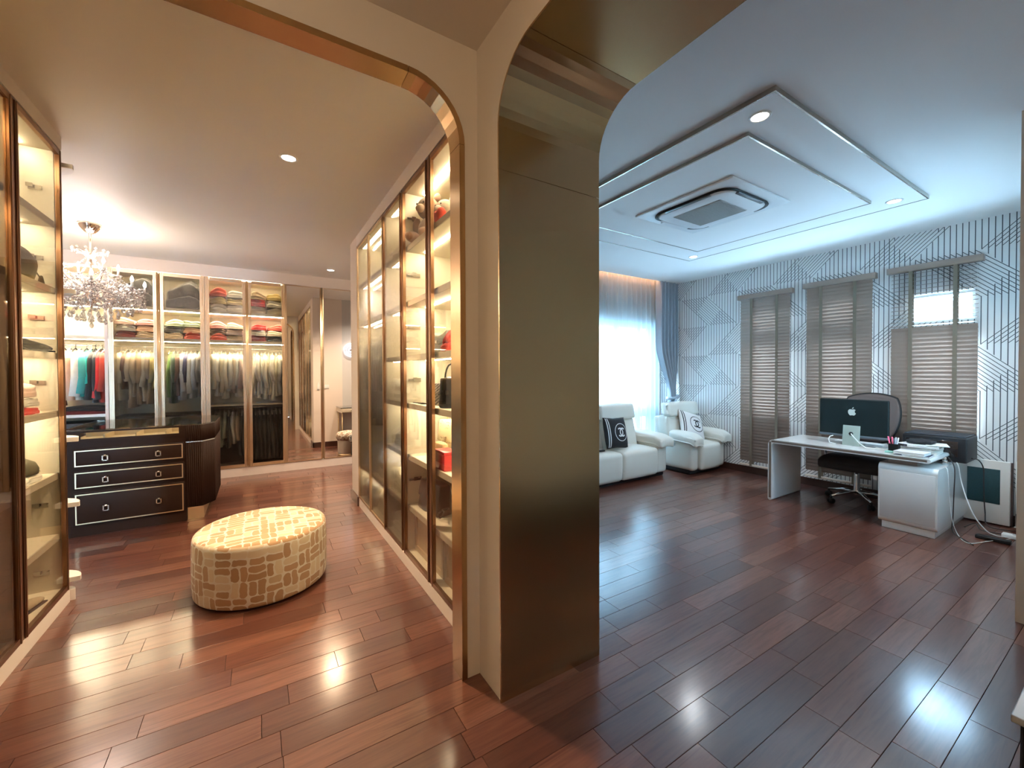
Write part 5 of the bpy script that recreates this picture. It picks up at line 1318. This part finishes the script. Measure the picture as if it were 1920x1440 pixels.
cord([(5.14, 1.05, .603), (5.13, 1.035, .56), (5.16, 1.03, .34), (5.20, 1.02, .14), (5.20, .98, .012), (5.05, .89, .009), (5.28, .80, .009), (5.62, .66, .010), (5.75, .55, .010)], .0026, wc, 'thin white cord bowing down the cabinet front corner to the floor')
cord([(5.48, 1.05, .607), (5.47, 1.035, .57), (5.50, 1.02, .42), (5.42, .95, .22), (5.42, .88, .08), (5.47, .80, .012), (5.60, .60, .012), (5.70, .50, .012)], .0042, wc, 'white cord passing in front of the dark board')
cord([(5.62, .98, .64), (5.70, .95, .62), (5.76, .93, .54), (5.78, .93, .40), (5.78, .92, .14), (5.70, .88, .02), (5.80, .70, .012)], .0045, cblk, 'black cord looping from the printer behind the cabinet')
cord([(5.50, 1.00, .02), (5.60, .95, .05), (5.52, .90, .02), (5.56, .80, .012), (5.62, .70, .012), (5.72, .58, .012)], .005, cblk, 'black cord lying coiled on the floor by the board')
t = thing('power_strip', (5.35, .80, 0), 'black power adapter lying on the floor amid the cords', 'adapter')
MB().rbox(5.29, .70, .001, 5.36, .90, .03, .006).build('adapter_body', black_plastic, t)
t = thing('power_strip', (5.55, .62, 0), 'white socket strip on the floor at the pier', 'power strip')
MB().rbox(5.50, .50, .001, 5.57, .78, .035, .006).build('strip_body', wc, t)
for k in range(3): MB().lathe([(.022, .035), (.022, .037), (.001, .036)], (5.535, .56+k*.07, 0), 14).build('socket', mat('socket_grey', (.45, .45, .45), .5), t)
t = thing('waste_bin', (5.9, .66, 0), 'small dark bin half hidden behind the pier', 'bin')
MB().lathe([(.001, 0), (.03, .0), (.035, .13), (.032, .13), (.028, .01), (.001, .01)], (5.93, .72, 0), 18).build('bin_body', black_plastic, t)

# low black console by the pier
t = thing('console_cabinet', (2.7, 0, 0), 'low black console with a pale grey top at the study entrance', 'console')
MB().box(1.885, -.40, .0, 3.60, .205, .06).build('plinth', black_lacq, t)
MB().rbox(1.87, -.42, .06, 3.66, .222, .428, .004).build('body', black_plastic, t)
MB().rbox(1.85, -.44, .43, 3.68, .240, .452, .003).build('top', mat('console_top', (.42, .46, .50), .3), t)
for k in range(3): MB().rbox(1.90+k*.585, .218, .09, 2.46+k*.585, .228, .41, .003).build('door', black_plastic, t)

dup = {k: v for k, v in USED.items() if len(v) > 1}
if dup: print('DUPLICATE LABELS', dup)
for k in USED:
    if not 4 <= len(k.split()) <= 16: print('LABEL LENGTH', k)
